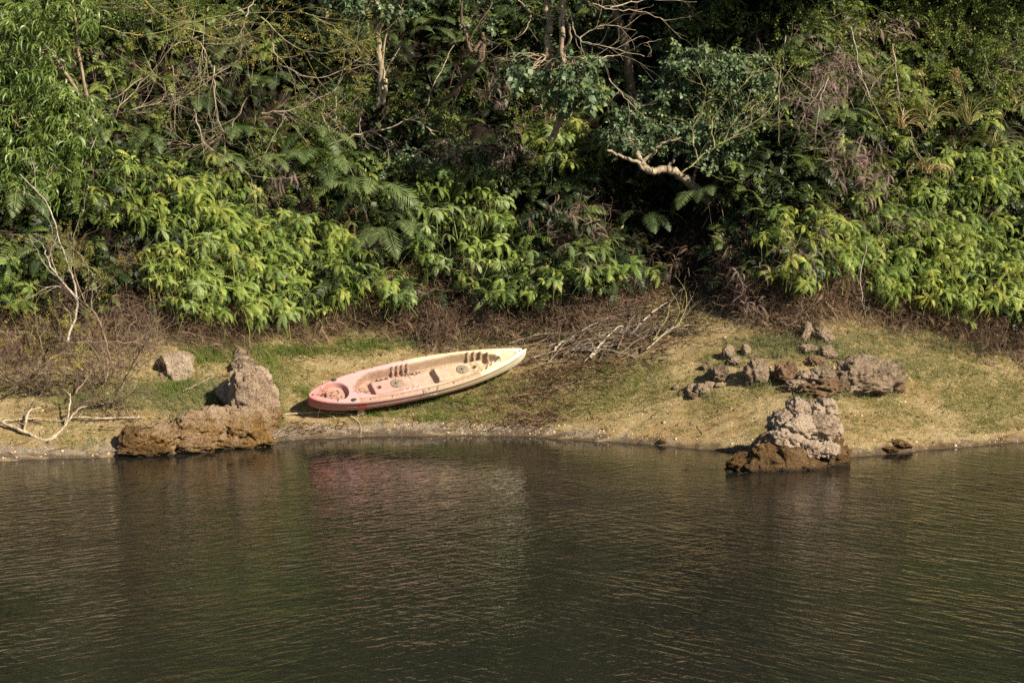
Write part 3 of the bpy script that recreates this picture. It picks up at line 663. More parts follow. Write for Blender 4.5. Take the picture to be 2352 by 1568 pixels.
Z += well*0.03*np.exp(-((Ug-0.455)/0.012)**2)*(np.abs(Yg) < 0.25) + well*0.045*np.exp(-((Ug-0.575-0.25*Yg**2)/0.010)**2)*sst(0.26, 0.16, np.abs(Yg))
Z += 0.02*well*sst(0.10, 0.25, np.abs(Yg))
rid = sum(np.exp(-((Ug-c)/0.0062)**4) for c in [0.400, 0.423, 0.446, 0.469] + [0.745, 0.772, 0.799, 0.826])
Z += 0.105*rid*sst(-0.005, 0.02, d)*(1-sst(0.055, 0.10, d))
ts = ((Ug-0.105)/0.072)**2+(Yg/np.maximum(B-0.055, 0.02))**2; tw = sst(1.0, 0.72, ts); Z -= 0.10*tw
bw = sst(1.0, 0.5, ((Ug-0.905)/0.05)**2+(Yg/np.maximum(B-0.06, 0.02))**2); Z -= 0.022*bw
hole = np.zeros_like(Z)
for uc, yc, r_ in [(0.314, 0, 0.038), (0.752, 0, 0.038), (0.262, -0.03, 0.022), (0.965, 0, 0.014)]:
    rr = np.hypot((Ug-uc)*KL, Yg-yc); k_ = sst(r_+0.007, r_-0.006, rr); Z -= 0.09*k_; hole += k_
rq = sst(0.035, 0.028, np.abs(Yg))*sst(0.012, 0.010, np.abs(Ug-0.812)); Z -= 0.03*rq
for uc in (0.395, 0.699): rr = np.hypot((Ug-uc)*KL, Yg); Z -= 0.010*sst(0.115, 0.105, rr)
spine = np.stack([Ug*KL, Yg, Z], -1).reshape(-1, 3); nu, nv = len(uu), len(vv)
I = np.arange(nu-1)[:, None]*nv+np.arange(nv-1)[None]; DF = np.stack([I, I+nv, I+nv+1, I+1], -1).reshape(-1, 4)
dirt_shade = np.clip(0.42*well*sst(0.14, 0.05, d)+0.40*(rid*well)+0.9*tw*0.6+0.36*well+hole+0.55*sst(0.24, 0.20, Ug)*0+0.5*bw*0.5
        + 0.75*sst(0.25, 0.2, np.abs(Ug-0.235)/0.18)*well*sst(0.30, 0.24, Ug) + 0.75*((Yg > 0) & (d > -0.01) & (d < 0.065))*(Ug > .2) + 0.95*((Yg < 0) & (e < 0.095) & (Ug > 0.2) & (Ug < 0.75)), 0, 1)  # grime in the wells and rim; far inner wall also gets painted shade
ph = np.linspace(0, 1, 30); HV = []
for u in uu:
    b = float(kb(u)); zr, zk = float(kr(u)), float(kk(u)); row = []
    for sg in (1, -1):
        pr = []
        for q in ph:
            if q < 0.12: y = b+0.006*math.sin(q/0.12*math.pi); z = zr-0.05*q/0.12*(zr-zk)/0.3
            else:
                a = (q-0.12)/0.88*math.pi/2; y = max(b-0.012, b*0.9)*max(math.cos(a), 0)**0.5; zt = zr-0.05*(zr-zk)/0.3; z = zt-(zt-zk)*math.sin(a)**0.85
            pr.append((u*KL, sg*y, z))
        row += pr if sg == 1 else pr[::-1][1:]
    HV.append(row)
HV = np.array(HV); nh = HV.shape[1]
I = np.arange(nu-1)[:, None]*nh+np.arange(nh-1)[None]; HF = np.stack([I, I+1, I+nh+1, I+nh], -1).reshape(-1, 4)
def kayakmat():
    m, t, out = nt('faded_plastic'); tc = N(t, 'ShaderNodeTexCoord'); O = tc.outputs['Object']; sx = N(t, 'ShaderNodeSeparateXYZ'); t.links.new(O, sx.inputs[0])
    n1 = noise(t, O, 3, 4); n2 = noise(t, O, 30, 6, .75); n3 = noise(t, O, 120, 3, .7); n4 = noise(t, O, 9, 5, .7)
    u = math_(t, 'ADD', math_(t, 'DIVIDE', sx.outputs[0], KL), mapr(t, n1, 0.3, 0.7, -0.09, 0.09))
    c = ramp(t, u, [(0.0, (0.50, 0.17, 0.16)), (0.12, (0.52, 0.25, 0.26)), (0.36, (0.51, 0.28, 0.28)), (0.50, (0.52, 0.36, 0.31)), (0.62, (0.53, 0.41, 0.29)), (0.8, (0.55, 0.45, 0.30)), (0.93, (0.60, 0.55, 0.41)), (1.0, (0.66, 0.64, 0.53))])
    at = N(t, 'ShaderNodeAttribute', attribute_name='dirt_shade').outputs['Fac']
    dm = math_(t, 'MULTIPLY', math_(t, 'ADD', at, 0.17), mapr(t, math_(t, 'ADD', math_(t, 'MULTIPLY', n2, .5), math_(t, 'MULTIPLY', n4, .5)), 0.38, 0.56, 0.25, 1.5), True)
    c = mixc(t, math_(t, 'MULTIPLY', dm, 0.85), c, ramp(t, n2, [(0.35, (0.14, 0.09, 0.055)), (0.6, (0.36, 0.24, 0.15))]))
    sp = math_(t, 'MULTIPLY', mapr(t, n3, 0.56, 0.60), mapr(t, math_(t, 'MULTIPLY', at, 1), 0.25, 0.45), True)
    c = mixc(t, math_(t, 'MULTIPLY', sp, 0.6), c, (0.09, 0.065, 0.05))
    p = N(t, 'ShaderNodeBsdfPrincipled', i_Roughness=0.62); p.inputs['Specular IOR Level'].default_value = 0.3; t.links.new(c, p.inputs[0])
    bp = N(t, 'ShaderNodeBump', i_Strength=0.25, i_Distance=0.01); t.links.new(n2, bp.inputs['Height']); t.links.new(bp.outputs[0], p.inputs['Normal']); t.links.new(p.outputs[0], out.inputs[0]); return m
KM = kayakmat()
ps, pb = hit(714, 955), hit(1204, 850)
ax = _n(pb-ps); mid = (ps+pb)/2; nrm = Hn(*mid[:2]); nrm = _n(nrm-ax*np.dot(nrm, ax)); lat = np.cross(nrm, ax); nrm = _n(nrm*math.cos(.23)-lat*math.sin(.23)); lat = np.cross(nrm, ax)
KLEN = float(np.linalg.norm(pb-ps)); print('KAYAK length on bank', KLEN)
org = ps-ax*0.06+nrm*0.06+np.array([0, 0, .05])
kay = empty('kayak', org, 'faded pink to cream two seat plastic kayak lying open side up on the bank', 'kayak')
kay.matrix_world = Matrix([[ax[0], lat[0], nrm[0], org[0]], [ax[1], lat[1], nrm[1], org[1]], [ax[2], lat[2], nrm[2], org[2]], [0, 0, 0, 1]])
kay.scale = [min(1.12, max(0.9, (KLEN+0.05)/KL))]*3
deck = obj('deck', mesh('deck', spine, DF, KM, True, {'dirt_shade': dirt_shade.ravel()}), kay)
hull = obj('hull', mesh('hull', HV.reshape(-1, 3), HF, KM, True, {'dirt_shade': np.full(nu*nh, 0.05)}), kay)
def deckz(u, y):
    i = int(np.argmin(np.abs(uu-u))); j = int(np.argmin(np.abs(vv*kb(uu[i])-y))); return float(Z[i, j])
def lathe(prof, n=28):
    prof = np.array(prof, float); th = np.linspace(0, 2*np.pi, n, endpoint=False); k = len(prof)
    V = np.stack([prof[:, 0, None]*np.cos(th), prof[:, 0, None]*np.sin(th), np.repeat(prof[:, 1, None], n, 1)], -1).reshape(-1, 3)
    i = np.arange(k-1)[:, None]*n; j = np.arange(n)[None]; j2 = (j+1) % n; return V, np.stack([i+j, i+j2, i+n+j2, i+n+j], -1).reshape(-1, 4)
hm = plain('weathered_grey_plastic', (0.24, 0.19, 0.14), 0.8, 0.2, (0.12, 0.09, 0.065), 25); blk = plain('black_rubber', (0.03, 0.032, 0.035), 0.5, 0.4)
for uc in (0.395, 0.699):
    V, F = lathe([(0.108, -0.01), (0.108, 0.010), (0.098, 0.016), (0.090, 0.012), (0.086, 0.018), (0.066, 0.020), (0.062, 0.014), (0.056, 0.020), (0.030, 0.022), (0.026, 0.016), (0.0005, 0.016)])
    hc = obj('hatch_cover', mesh('hatch_cover', V, F, hm, True), kay, (uc*KL, 0, deckz(uc, 0)+0.002))
    V, F = lathe([(0.0005, 0.034), (0.013, 0.034), (0.015, 0.016)], 10); V = V*np.array([1, 2.6, 1])
    obj('hatch_knob', mesh('hatch_knob', V, F, hm, True), hc)
for uc, sg, off in [(0.135, 1, 0.04), (0.175, -1, 0.045), (0.02, 0, 0), (0.985, 0, 0)]:
    y = sg*(float(kb(uc))-off); V, F = lathe([(0.052, -0.004), (0.052, 0.006), (0.045, 0.011), (0.0005, 0.012)] if sg else [(0.025, -0.004), (0.025, 0.006), (0.0005, 0.009)], 18)
    V = V*np.array([1.0, 0.62, 1.0]); obj('rubber_plug', mesh('rubber_plug', V, F, blk, True), kay, (uc*KL, y, deckz(uc, y)+0.004))
for sg in (1, -1):
    for uc in (0.08, 0.235, 0.32, 0.46, 0.57, 0.66) if sg > 0 else (0.11, 0.245, 0.34, 0.505, 0.62):
        y = sg*(float(kb(uc))-0.03); V, F = lathe([(0.014, -0.003), (0.014, 0.010), (0.009, 0.014), (0.0005, 0.014)], 10)
        obj('rim_stud', mesh('rim_stud', V, F, hm, True), kay, (uc*KL, y, deckz(uc, y)+0.002))
mb = MB(); yk = -float(kb(0.5))
tube(mb, smooth_line([[1.90, yk+.03, .335], [1.93, yk-.02, .33], [1.97, yk-.05, .27], [2.05, yk-.055, .25], [2.13, yk-.045, .27], [2.16, yk-.01, .33], [2.18, yk+.03, .335]], 5), np.full(31, 0.006), 6)
ch = mb.build('carry_strap', hm, kay, smooth=True)
mb = MB(); tube(mb, [[1.965, yk-.052, .262], [1.98, yk-.056, .256], [2.12, yk-.056, .256], [2.135, yk-.052, .262]], [0.008, 0.019, 0.019, 0.008], 10); mb.build('grip', hm, ch, smooth=True)
# small red sticker on the near side
su = np.linspace(0.19, 0.23, 8); SV = []
for u in su:
    b = float(kb(u)); zr = float(kr(u)); zk = float(kk(u))
    for a in (0.08, 0.42):
        zt = zr-0.05*(zr-zk)/0.3; SV.append((u*KL, -(max(b-0.012, b*0.9)*math.cos(a)**0.5+0.003), zt-(zt-zk)*math.sin(a)**0.85))
obj('red_sticker', mesh('red_sticker', SV, [[2*i, 2*i+1, 2*i+3, 2*i+2] for i in range(7)], plain('red_vinyl', (0.70, 0.03, 0.02), 0.4)), kay)
KW = np.array(kay.matrix_world); KW[:3, :3] *= kay.scale[0]
def kpt(u, y, dz=0.0): return (KW@np.array([u*KL, y, deckz(u, y)+dz, 1.0]))[:3]

# ------------------------------------------------------------------ prototypes
FERN = [forked_fern(100+i, 5+i % 4, 0.31+0.04*(i % 4)) for i in range(14)]
LACE = [lace_fern(200+i, 5, 0.38) for i in range(6)]
FEATH = [feather_frond(300+i, 1.0) for i in range(5)]
TEAL = [leafy_twig(400+i, 0.36, 13, 0.115, 0.085, 0.75, 0.9) for i in range(5)]
SMALL = [leafy_twig(420+i, 0.34, 20, 0.055, 0.028, 0.15, 0.9) for i in range(5)]
BROAD = [leafy_twig(440+i, 0.32, 12, 0.10, 0.05, 0.35, 0.9) for i in range(5)]
SICK = [sickle_twig(460+i) for i in range(5)]
TANG = [tangle(480+i) for i in range(8)]
DEADF = [dead_frond_plant(500+i) for i in range(6)]

# ------------------------------------------------------------------ individual forked ferns in the sunlit banks
def fern_meshes(mat): return [mesh('forked_fern', V, F, mat, False, {'rnd': R}) for V, F, R in FERN]
FM = {k: fern_meshes(M[k]) for k in ('fern', 'fern_y', 'fern_b')}
def place_ferns(cx, cy, rx, ry, n, tones, label, group, sc=(0.65, 1.2), off=(0.45, 1.2)):
    a = RNG.uniform(0, 6.283, n); r = np.sqrt(RNG.uniform(0, 1, n)); X = cx+rx*r*np.cos(a); Y_ = cy+ry*r*np.sin(a)
    Pt = hits(X, Y_)
    for i in range(n):
        k = tones[int(RNG.integers(len(tones)))]; me = FM[k][int(RNG.integers(14))]
        o = bpy.data.objects.new('forked_fern', me); COL.objects.link(o)
        q = Pt[i]+np.array([RNG.normal(0, .05), -0.75, 0.45])*RNG.uniform(*off)
        Rm = rotm(RNG.uniform(0, 6.28), RNG.uniform(0.0, 0.75), -math.pi/2+RNG.normal(0, 0.9)); s = RNG.uniform(*sc)
        o.matrix_world = Matrix.Translation(Vector(q.tolist())) @ Rm.to_4x4() @ Matrix.Scale(s, 4)
        tag(o, label, 'fern', group)
FG = 'bright forked ferns '
place_ferns(610, 650, 250, 118, 84, ['fern', 'fern_b', 'fern', 'fern_y'], 'bright green drooping fern in the large sunlit fern bank above the rock hump', FG+'in the large left bank')
place_ferns(400, 470, 190, 70, 34, ['fern_y', 'fern_y', 'fern'], 'yellow green forked fern in the upper rows left of the large dark feather fern', FG+'in the upper left rows')
place_ferns(1050, 535, 120, 115, 34, ['fern_b', 'fern', 'fern_b'], 'fresh green hanging fern mid slope, right of the long dark feather fronds', FG+'in the middle of the slope')
place_ferns(1190, 675, 95, 48, 18, ['fern_b', 'fern'], 'fern hanging low over the brown thatch, above the right end of the kayak', FG+'over the brown thatch')
place_ferns(915, 710, 34, 26, 5, ['fern', 'fern_b'], 'fern of the small lone clump right above the kayak middle', FG+'in the small lone clump')
place_ferns(2180, 640, 190, 100, 56, ['fern', 'fern_y', 'fern_y'], 'yellow green drooping fern in the big fern bank at the far right', FG+'in the far right bank')
place_ferns(1850, 600, 120, 75, 24, ['fern_y', 'fern', 'fern_y'], 'yellow green fern on the bulge right of the dark ravine', FG+'right of the ravine')
place_ferns(2230, 425, 110, 50, 18, ['fern_y', 'fern'], 'fern in the upper ridge above the big right fern bank', FG+'on the upper right ridge')
place_ferns(1300, 375, 100, 50, 16, ['fern_y', 'fern', 'fern_b'], 'fluffy bright fern at the foot of the twin trunks', FG+'below the twin trunks', off=(0.5, 1.1))
place_ferns(1330, 620, 90, 60, 10, ['fern_b', 'fern'], 'darker fern at the left edge of the ravine', FG+'left of the ravine')
NF = 293
# ------------------------------------------------------------------ large feather ferns
fm_f = [mesh('frond', V, F, M['feather'], False, {'rnd': R}) for V, F, R in FEATH]
def feather(px, py, n, sc, label, az0=-math.pi/2+.25, arc=2.6, off=1.0, tilt=0.25):
    b = hit(px, py)+np.array([0, -0.75, 0.3])*off
    o = empty('feather_fern', b, label, 'fern', 'large dark feather ferns'); o.rotation_euler = (0, 0, 0)
    for i in range(n):
        f = bpy.data.objects.new('frond', fm_f[int(RNG.integers(5))]); COL.objects.link(f); f.parent = o
        a = az0+arc*((i+0.5)/n-0.5)+RNG.normal(0, 0.12)
        f.rotation_euler = (RNG.normal(0, .15), RNG.uniform(-0.3, 0.45)+tilt, a); f.scale = [sc*RNG.uniform(0.8, 1.15)]*3
for px, py, n, sc, lab in [
    (760, 410, 8, 1.3, 'large dark feather fern right of the yellow green fern rows, fronds fanning left'),
    (845, 480, 8, 1.4, 'longest hanging feather fern drooping down the middle of the slope'),
    (900, 560, 6, 1.2, 'feather fern whose tips hang to the brown thatch above the kayak'),
    (740, 350, 6, 1.05, 'dark feather fern high between the bare twigs and the teal-leaved bushes'),
    (480, 270, 6, 0.95, 'shaded feather fern under the tangle of bare pale twigs'),
    (560, 340, 5, 0.85, 'feather fern with bluish fronds above the yellow green fern rows'),
    (360, 350, 5, 0.8, 'small feather fern in the shade beside the sickle-leaved tree'),
    (540, 400, 5, 0.7, 'yellowish feather fern just over the left fern rows'),
    (640, 400, 4, 0.75, 'feather fern with curled fronds left of the large dark feather fern'),
    (1050, 190, 5, 1.0, 'glossy feather fern in the dark hollow beside the crooked branch'),
    (980, 110, 5, 0.9, 'feather fern near the top of the slope, right of the grey slim trunk'),
    (700, 130, 4, 0.8, 'upright feather fern among bare twigs near the top'),
    (620, 230, 5, 0.85, 'arching feather fern behind the bare twigs'),
    (260, 340, 4, 0.7, 'thin feather fern at the edge of the sickle-leaved tree'),
    (1370, 270, 4, 0.9, 'feather fern right of the twin trunks'),
    (1180, 60, 4, 0.8, 'feather fern left of the top of the twin trunks'),
    (1480, 530, 5, 0.9, 'feather fern with yellowing tips over the dark ravine'),
    (1600, 480, 5, 1.0, 'deeply shaded feather fern behind the gnarled pale branch'),
    (1830, 130, 5, 0.8, 'backlit feather fern near the top right of the teal crown'),
    (1900, 310, 5, 0.8, 'feather fern among the mauve dead ferns'),
    (60, 480, 6, 0.9, 'dark feather fern under the sickle-leaved tree at the far left'),
    (130, 620, 4, 0.7, 'feather fern behind the leaning bare stems at the far left'),
    (1560, 190, 4, 0.8, 'dark feather fern behind the teal crown'),
]: feather(px, py, n, sc, lab)

# ------------------------------------------------------------------ undergrowth that nobody could count
def region(n, x0, x1, y0, y1): return hits(RNG.uniform(x0, x1, n), RNG.uniform(y0, y1, n))
def hillpts(n, x0=-14, x1=14, t1=9.0, p=1.0):
    x = RNG.uniform(x0, x1, n); tt = RNG.uniform(0, 1, n)**p*t1; tf = np.interp(x, T0X, T0V); y = shore(x)+tf+tt+0.1; return np.stack([x, y, H(x, y)], 1), tt
def gul(P): return np.exp(-((P[:, 0]-3.15)/0.75)**2)    # the bare ravine
def stuff(name, label, protos, P, R, S, mat, rnd=None):
    rnd = RNG.uniform(0, 0.85, len(P)) if rnd is None else rnd
    V, F, Rr = scatter(protos, P, R, S, rnd); o = obj(name, mesh(name, V, F, mat, False, {'rnd': Rr})); return tag(o, label, kind='stuff')
# low leafy layer over the whole hillside, darkened to stand for shade
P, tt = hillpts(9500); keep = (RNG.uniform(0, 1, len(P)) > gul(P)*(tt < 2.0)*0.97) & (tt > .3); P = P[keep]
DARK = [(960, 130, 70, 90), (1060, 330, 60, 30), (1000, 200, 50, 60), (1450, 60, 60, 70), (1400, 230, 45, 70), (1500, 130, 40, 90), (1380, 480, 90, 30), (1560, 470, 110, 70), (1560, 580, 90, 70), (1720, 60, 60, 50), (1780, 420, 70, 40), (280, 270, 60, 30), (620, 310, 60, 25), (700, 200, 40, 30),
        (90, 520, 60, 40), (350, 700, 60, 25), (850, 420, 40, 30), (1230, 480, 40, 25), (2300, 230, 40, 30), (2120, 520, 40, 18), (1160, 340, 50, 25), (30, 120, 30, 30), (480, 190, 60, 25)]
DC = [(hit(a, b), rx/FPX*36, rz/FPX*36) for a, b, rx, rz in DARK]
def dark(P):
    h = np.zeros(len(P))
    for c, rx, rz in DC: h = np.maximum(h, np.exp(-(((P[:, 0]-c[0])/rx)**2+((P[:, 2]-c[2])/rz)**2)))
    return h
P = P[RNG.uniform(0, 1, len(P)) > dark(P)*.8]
clump = vn3(P[:, 0]*0.9, P[:, 1]*0.9, P[:, 2]*0.9, 55)
P = P+np.array([0, -0.7, 0.4])[None]*(RNG.uniform(0, 0.6, len(P))+0.35*clump)[:, None]
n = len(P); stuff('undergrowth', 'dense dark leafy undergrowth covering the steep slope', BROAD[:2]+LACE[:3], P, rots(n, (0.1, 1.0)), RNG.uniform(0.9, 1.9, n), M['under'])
# mid green ferny layer, patchy
P, tt = hillpts(8500, -12, 12, 8.0); cl = fbm3(P[:, 0]*0.8, P[:, 1]*1.0, P[:, 2]*1.0, 3, 66)
hollow = np.zeros(len(P))
for x_, z_, rx_, rz_ in [(-1.7, 5.6, .75, 1.0), (-.6, 5.0, .5, 1.0), (1.9, 4.4, .4, .8), (3.2, 3.0, .8, 1.4), (2.7, 6.2, .6, .8), (-6.5, 4.9, 1.1, .5), (-3.2, 5.6, .9, .8), (4.5, 4.0, .6, .8), (8.6, 5.0, .7, .6), (-7.9, 3.0, .9, .7), (5.1, 7.2, .8, .6)]:
    hollow = np.maximum(hollow, np.exp(-(((P[:, 0]-x_)/rx_)**2+((P[:, 2]-z_)/rz_)**2)))
hollow = np.maximum(hollow, dark(P))
keep = (cl > -0.10+.10*sst(4.2, 5.5, P[:, 2])+RNG.normal(0, .14, len(P))) & (tt > .25) & (RNG.uniform(0, 1, len(P)) > hollow*1.25); P = P[keep]; cl = cl[keep]
P = P+np.array([0, -0.75, 0.45])[None]*(RNG.uniform(0.15, 0.8, len(P))+0.2*cl)[:, None]; n = len(P)
low = P[:, 2] < 4.2+RNG.normal(0, 0.9, n)
stuff('fern_thicket', 'dense green fern thicket spread over the lower slope', FERN[:4]+LACE[3:], P[low], rots(int(low.sum()), (0.2, 1.0)), RNG.uniform(0.6, 1.15, int(low.sum())), M['fern'], RNG.uniform(0, .6, int(low.sum())))
hi = ~low; nh_ = int(hi.sum())
stuff('leafy_thicket', 'mixed small leaved green thicket over the upper slope', SMALL+BROAD[2:]+LACE[:2], P[hi], rots(nh_, (0.0, 1.1)), RNG.uniform(0.8, 1.5, nh_), M['small'], RNG.uniform(0, .7, nh_)*0.8)
# more of the bright ferns between the largest ones
fb = []
for cx, cy, rx, ry, k in [(600, 640, 260, 120, 450), (400, 470, 200, 80, 200), (1050, 530, 130, 120, 210), (1190, 670, 100, 50, 90), (2180, 640, 200, 120, 390), (1850, 610, 130, 80, 150), (920, 700, 34, 26, 14), (2230, 430, 120, 60, 70), (1300, 380, 100, 50, 40), (2080, 480, 150, 60, 60), (60, 690, 60, 60, 30)]:
    a = RNG.uniform(0, 6.283, k); r = np.sqrt(RNG.uniform(0, 1, k)); fb.append(hits(cx+rx*r*np.cos(a), cy+ry*r*np.sin(a))+np.array([0, -.75, .42])[None]*RNG.uniform(.2, .95, k)[:, None])
P = np.concatenate(fb); P = P[fbm3(P[:, 0]*1.6, P[:, 1]*1.6, P[:, 2]*1.6, 2, 191) > -.28]; n = len(P)
stuff('fern_bank', 'bright ferns filling the sunlit banks between the larger plants', FERN, P, rots(n, (0, .9)), RNG.uniform(.45, 1.0, n), M['fern'], RNG.uniform(0, .9, n))
# feathery dark layer high up and in between
P, tt = hillpts(520, -11, 11, 7.5); P = P[tt > 1.6]; n = len(P); P = P+np.array([0, -0.7, 0.4])[None]*RNG.uniform(0.1, 0.6, n)[:, None]
stuff('feather_thicket', 'dark feathery fronds filling the shaded slope between the trees', FEATH, P, rots(n, (0.0, .8)), RNG.uniform(0.4, 0.75, n), M['feather'])
# brown thatch under the ferns
x = RNG.uniform(-9.5, 9.5, 5400); tf = np.interp(x, T0X, T0V); y = shore(x)+tf+RNG.normal(0.27, 0.23, len(x))-.02+.34*vn3(x*1.5, .2, .7, 93); keep = RNG.uniform(0, 1, len(x)) > np.exp(-((x-3.15)/0.75)**2)*1.1
keep &= vn3(x*3, y*3, .3, 95) > -.45
x, y = x[keep], y[keep]; P = np.stack([x, y, H(x, y)+RNG.uniform(0, 0.30, len(x))*np.clip((y-shore(x)-np.interp(x, T0X, T0V)+.5)*1.2, .05, 2)], 1); n = len(P)
stuff('dead_fern_thatch', 'brown tangle of dead fern stems along the foot of the slope', TANG+DEADF[:2], P, rots(n, (0, 1.2)), RNG.uniform(0.7, 1.25, n), M['dead'])
# more of it hanging in the lower slope
x = RNG.uniform(-9.5, 9.5, 1500); tf = np.interp(x, T0X, T0V); y = shore(x)+tf+RNG.uniform(0.3, 4.0, len(x)); P = np.stack([x, y, H(x, y)], 1)
P = P+np.array([0, -.7, .4])[None]*RNG.uniform(0.1, .7, len(P))[:, None]; cl = vn3(P[:, 0]*1.1, P[:, 1], P[:, 2]*1.1, 91); P = P[cl > 0.0]; n = len(P)
stuff('dead_fern_hangings', 'brown dead fern hanging among the green on the slope', TANG[:4]+DEADF, P, rots(n, (0, 1.2)), RNG.uniform(0.6, 1.1, n), M['dead'])
# mauve dead fern
mp_ = []
for cx, cy, rx, ry, k in [(1925, 215, 60, 45, 60), (1990, 110, 90, 30, 40), (1860, 290, 50, 60, 45), (1955, 410, 60, 40, 40), (1990, 470, 40, 30, 20), (1310, 545, 70, 50, 22), (1180, 390, 60, 25, 24), (1060, 400, 40, 40, 18),
                          (2060, 560, 60, 30, 16), (1150, 250, 40, 60, 18), (1830, 620, 60, 60, 14), (650, 440, 25, 45, 12), (2270, 190, 40, 30, 16), (1700, 700, 50, 60, 16)]:
    mp_.append(hits(RNG.normal(cx, rx*.6, k), RNG.normal(cy, ry*.6, k))+np.array([0, -.75, .45])[None]*RNG.uniform(.5, 1.15, k)[:, None])
P = np.concatenate(mp_); n = len(P)
stuff('mauve_fern_remains', 'greyish mauve dead fern draped over the slope', DEADF+TANG[:3], P, rots(n, (0, .9)), RNG.uniform(.65, 1.05, n), M['mauve'])
# far forest above the frame (seen in the water) 
x = RNG.uniform(-30, 30, 5200); y = RNG.uniform(7, 32, 5200); keep = (np.abs(x) > 13) | (y > 12.5); x, y = x[keep], y[keep]
P = np.stack([x, y, H(x, y)+RNG.uniform(0, 1.8, len(x))], 1); n = len(P)
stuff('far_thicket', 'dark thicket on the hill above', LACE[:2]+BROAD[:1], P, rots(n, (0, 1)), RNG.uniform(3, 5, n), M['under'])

# ------------------------------------------------------------------ trees and bushes
def limb(mb, pts, r0, r1, n=7, wob=0.012, m=6, r=0.0):
    q = smooth_line(pts, m); k = len(q); q[1:-1] += RNG.normal(0, wob, (k-2, 3)); rad = np.linspace(r0, r1, k)*(1+RNG.normal(0, .05, k)); tube(mb, q, rad, n, r); return q
def grow(mb, tips, p, d, L, r, depth, rg, bend=0.22, grav=0.0, kids=(2, 3), ang=0.7, sides=5, shrink=0.68):
    m = 6; pts = [p]; dd = _n(d); b = rg.normal(0, bend*0.35, 3)
    for i in range(m): dd = _n(dd+b+rg.normal(0, bend*0.5, 3)+np.array([0, 0, grav])); pts.append(pts[-1]+dd*L/m)
    tube(mb, pts, np.linspace(r, r*0.62, m+1), sides if depth > 0 else 3)
    if depth == 0: tips.append((pts[-1], dd)); tips.append((pts[3], dd)); return
    for k in range(int(rg.integers(kids[0], kids[1]+1))):
        s = rg.uniform(0.35, 1.0) if k else 1.0; i = min(int(s*m), m); ax_ = _n(rg.normal(0, 1, 3)); nd = _n(dd+np.cross(dd, ax_)*ang*rg.uniform(.5, 1.3))
        grow(mb, tips, pts[i], nd, L*shrink*rg.uniform(.7, 1.2), r*0.58, depth-1, rg, bend, grav, kids, ang, sides, shrink)
def crown(name, protos, tips, rg, mat, per, sc, spread, parent, loc, lean=-0.25):
    P, R, S = [], [], []
    for p, d in tips:
        for k in range(per):
            q = p+rg.normal(0, spread, 3); P.append(q-loc); dr = _n(np.asarray(d)*0.5+rg.normal(0, .7, 3)+np.array([0, -.35, lean])); R.append(frame_from(dr, rg)); S.append(rg.uniform(*sc))
    V, F, Rr = scatter(protos, np.array(P), np.array(R), np.array(S), rg.uniform(0, .75, len(P)), rg.integers(0, len(protos), len(P)))
    return obj(name, mesh(name, V, F, mat, False, {'rnd': Rr}), parent)
def cloud(centres, per, rg):
    """tips filling ellipsoids: (px,py,Y,rx,rz,ry)"""
    out = []
    for px, py, Y, rx, rz, ry, k in centres:
        c = at_y(px, py, Y); s = px_m(c)
        for i in range(k):
            u = _n(rg.normal(0, 1, 3))*rg.uniform(0.35, 1)**0.5; out.append((c+u*np.array([rx*s, ry, rz*s]), u))
    return out
def depth_at(px, py, off=0.8): return float(hit(px, py)[1]-off)
def tree(name, label, bark, leaf, protos, limbs, centres, per, sc, spread, seed, twigs=(0, 1, .5), lean=-0.25, cat='tree', group=None, foot=None):
    """limbs: lists of (px,py,Y) with r0,r1; centres: leaf masses; thin limbs join the masses to the trunk"""
    rg = np.random.default_rng(seed); loc = at_y(*limbs[0][0][0]) if foot is None else foot
    o = empty(name, loc, label, cat, group); mb = MB(); joints = []
    for pts, r0, r1 in limbs:
        q = limb(mb, [at_y(*p) for p in pts], r0, r1); joints += list(q[len(q)//3:])
    tips = cloud(centres, 0, rg) if centres else []
    for px, py, Y, rx, rz, ry, k in centres:
        c = at_y(px, py, Y); J = np.array(joints); j = J[int(np.argmin(np.linalg.norm(J-c, axis=1)))]
        s = px_m(c)
        for a in range(3):
            e = c+rg.normal(0, .45, 3)*np.array([rx*s, ry, rz*s]); limb(mb, [j, (j+e)/2+rg.normal(0, .08, 3), e], 0.014, 0.004, 5)
            J2 = e; [limb(mb, [J2, J2+_n(rg.normal(0, 1, 3))*rx*s*.7], .005, .002, 3, m=3) for _ in range(3)]
    tk = mb.build('trunk', bark, o, loc=loc, smooth=True)
    if tips: crown('crown', protos, tips, rg, leaf, per, sc, spread, o, loc, lean)
    return o
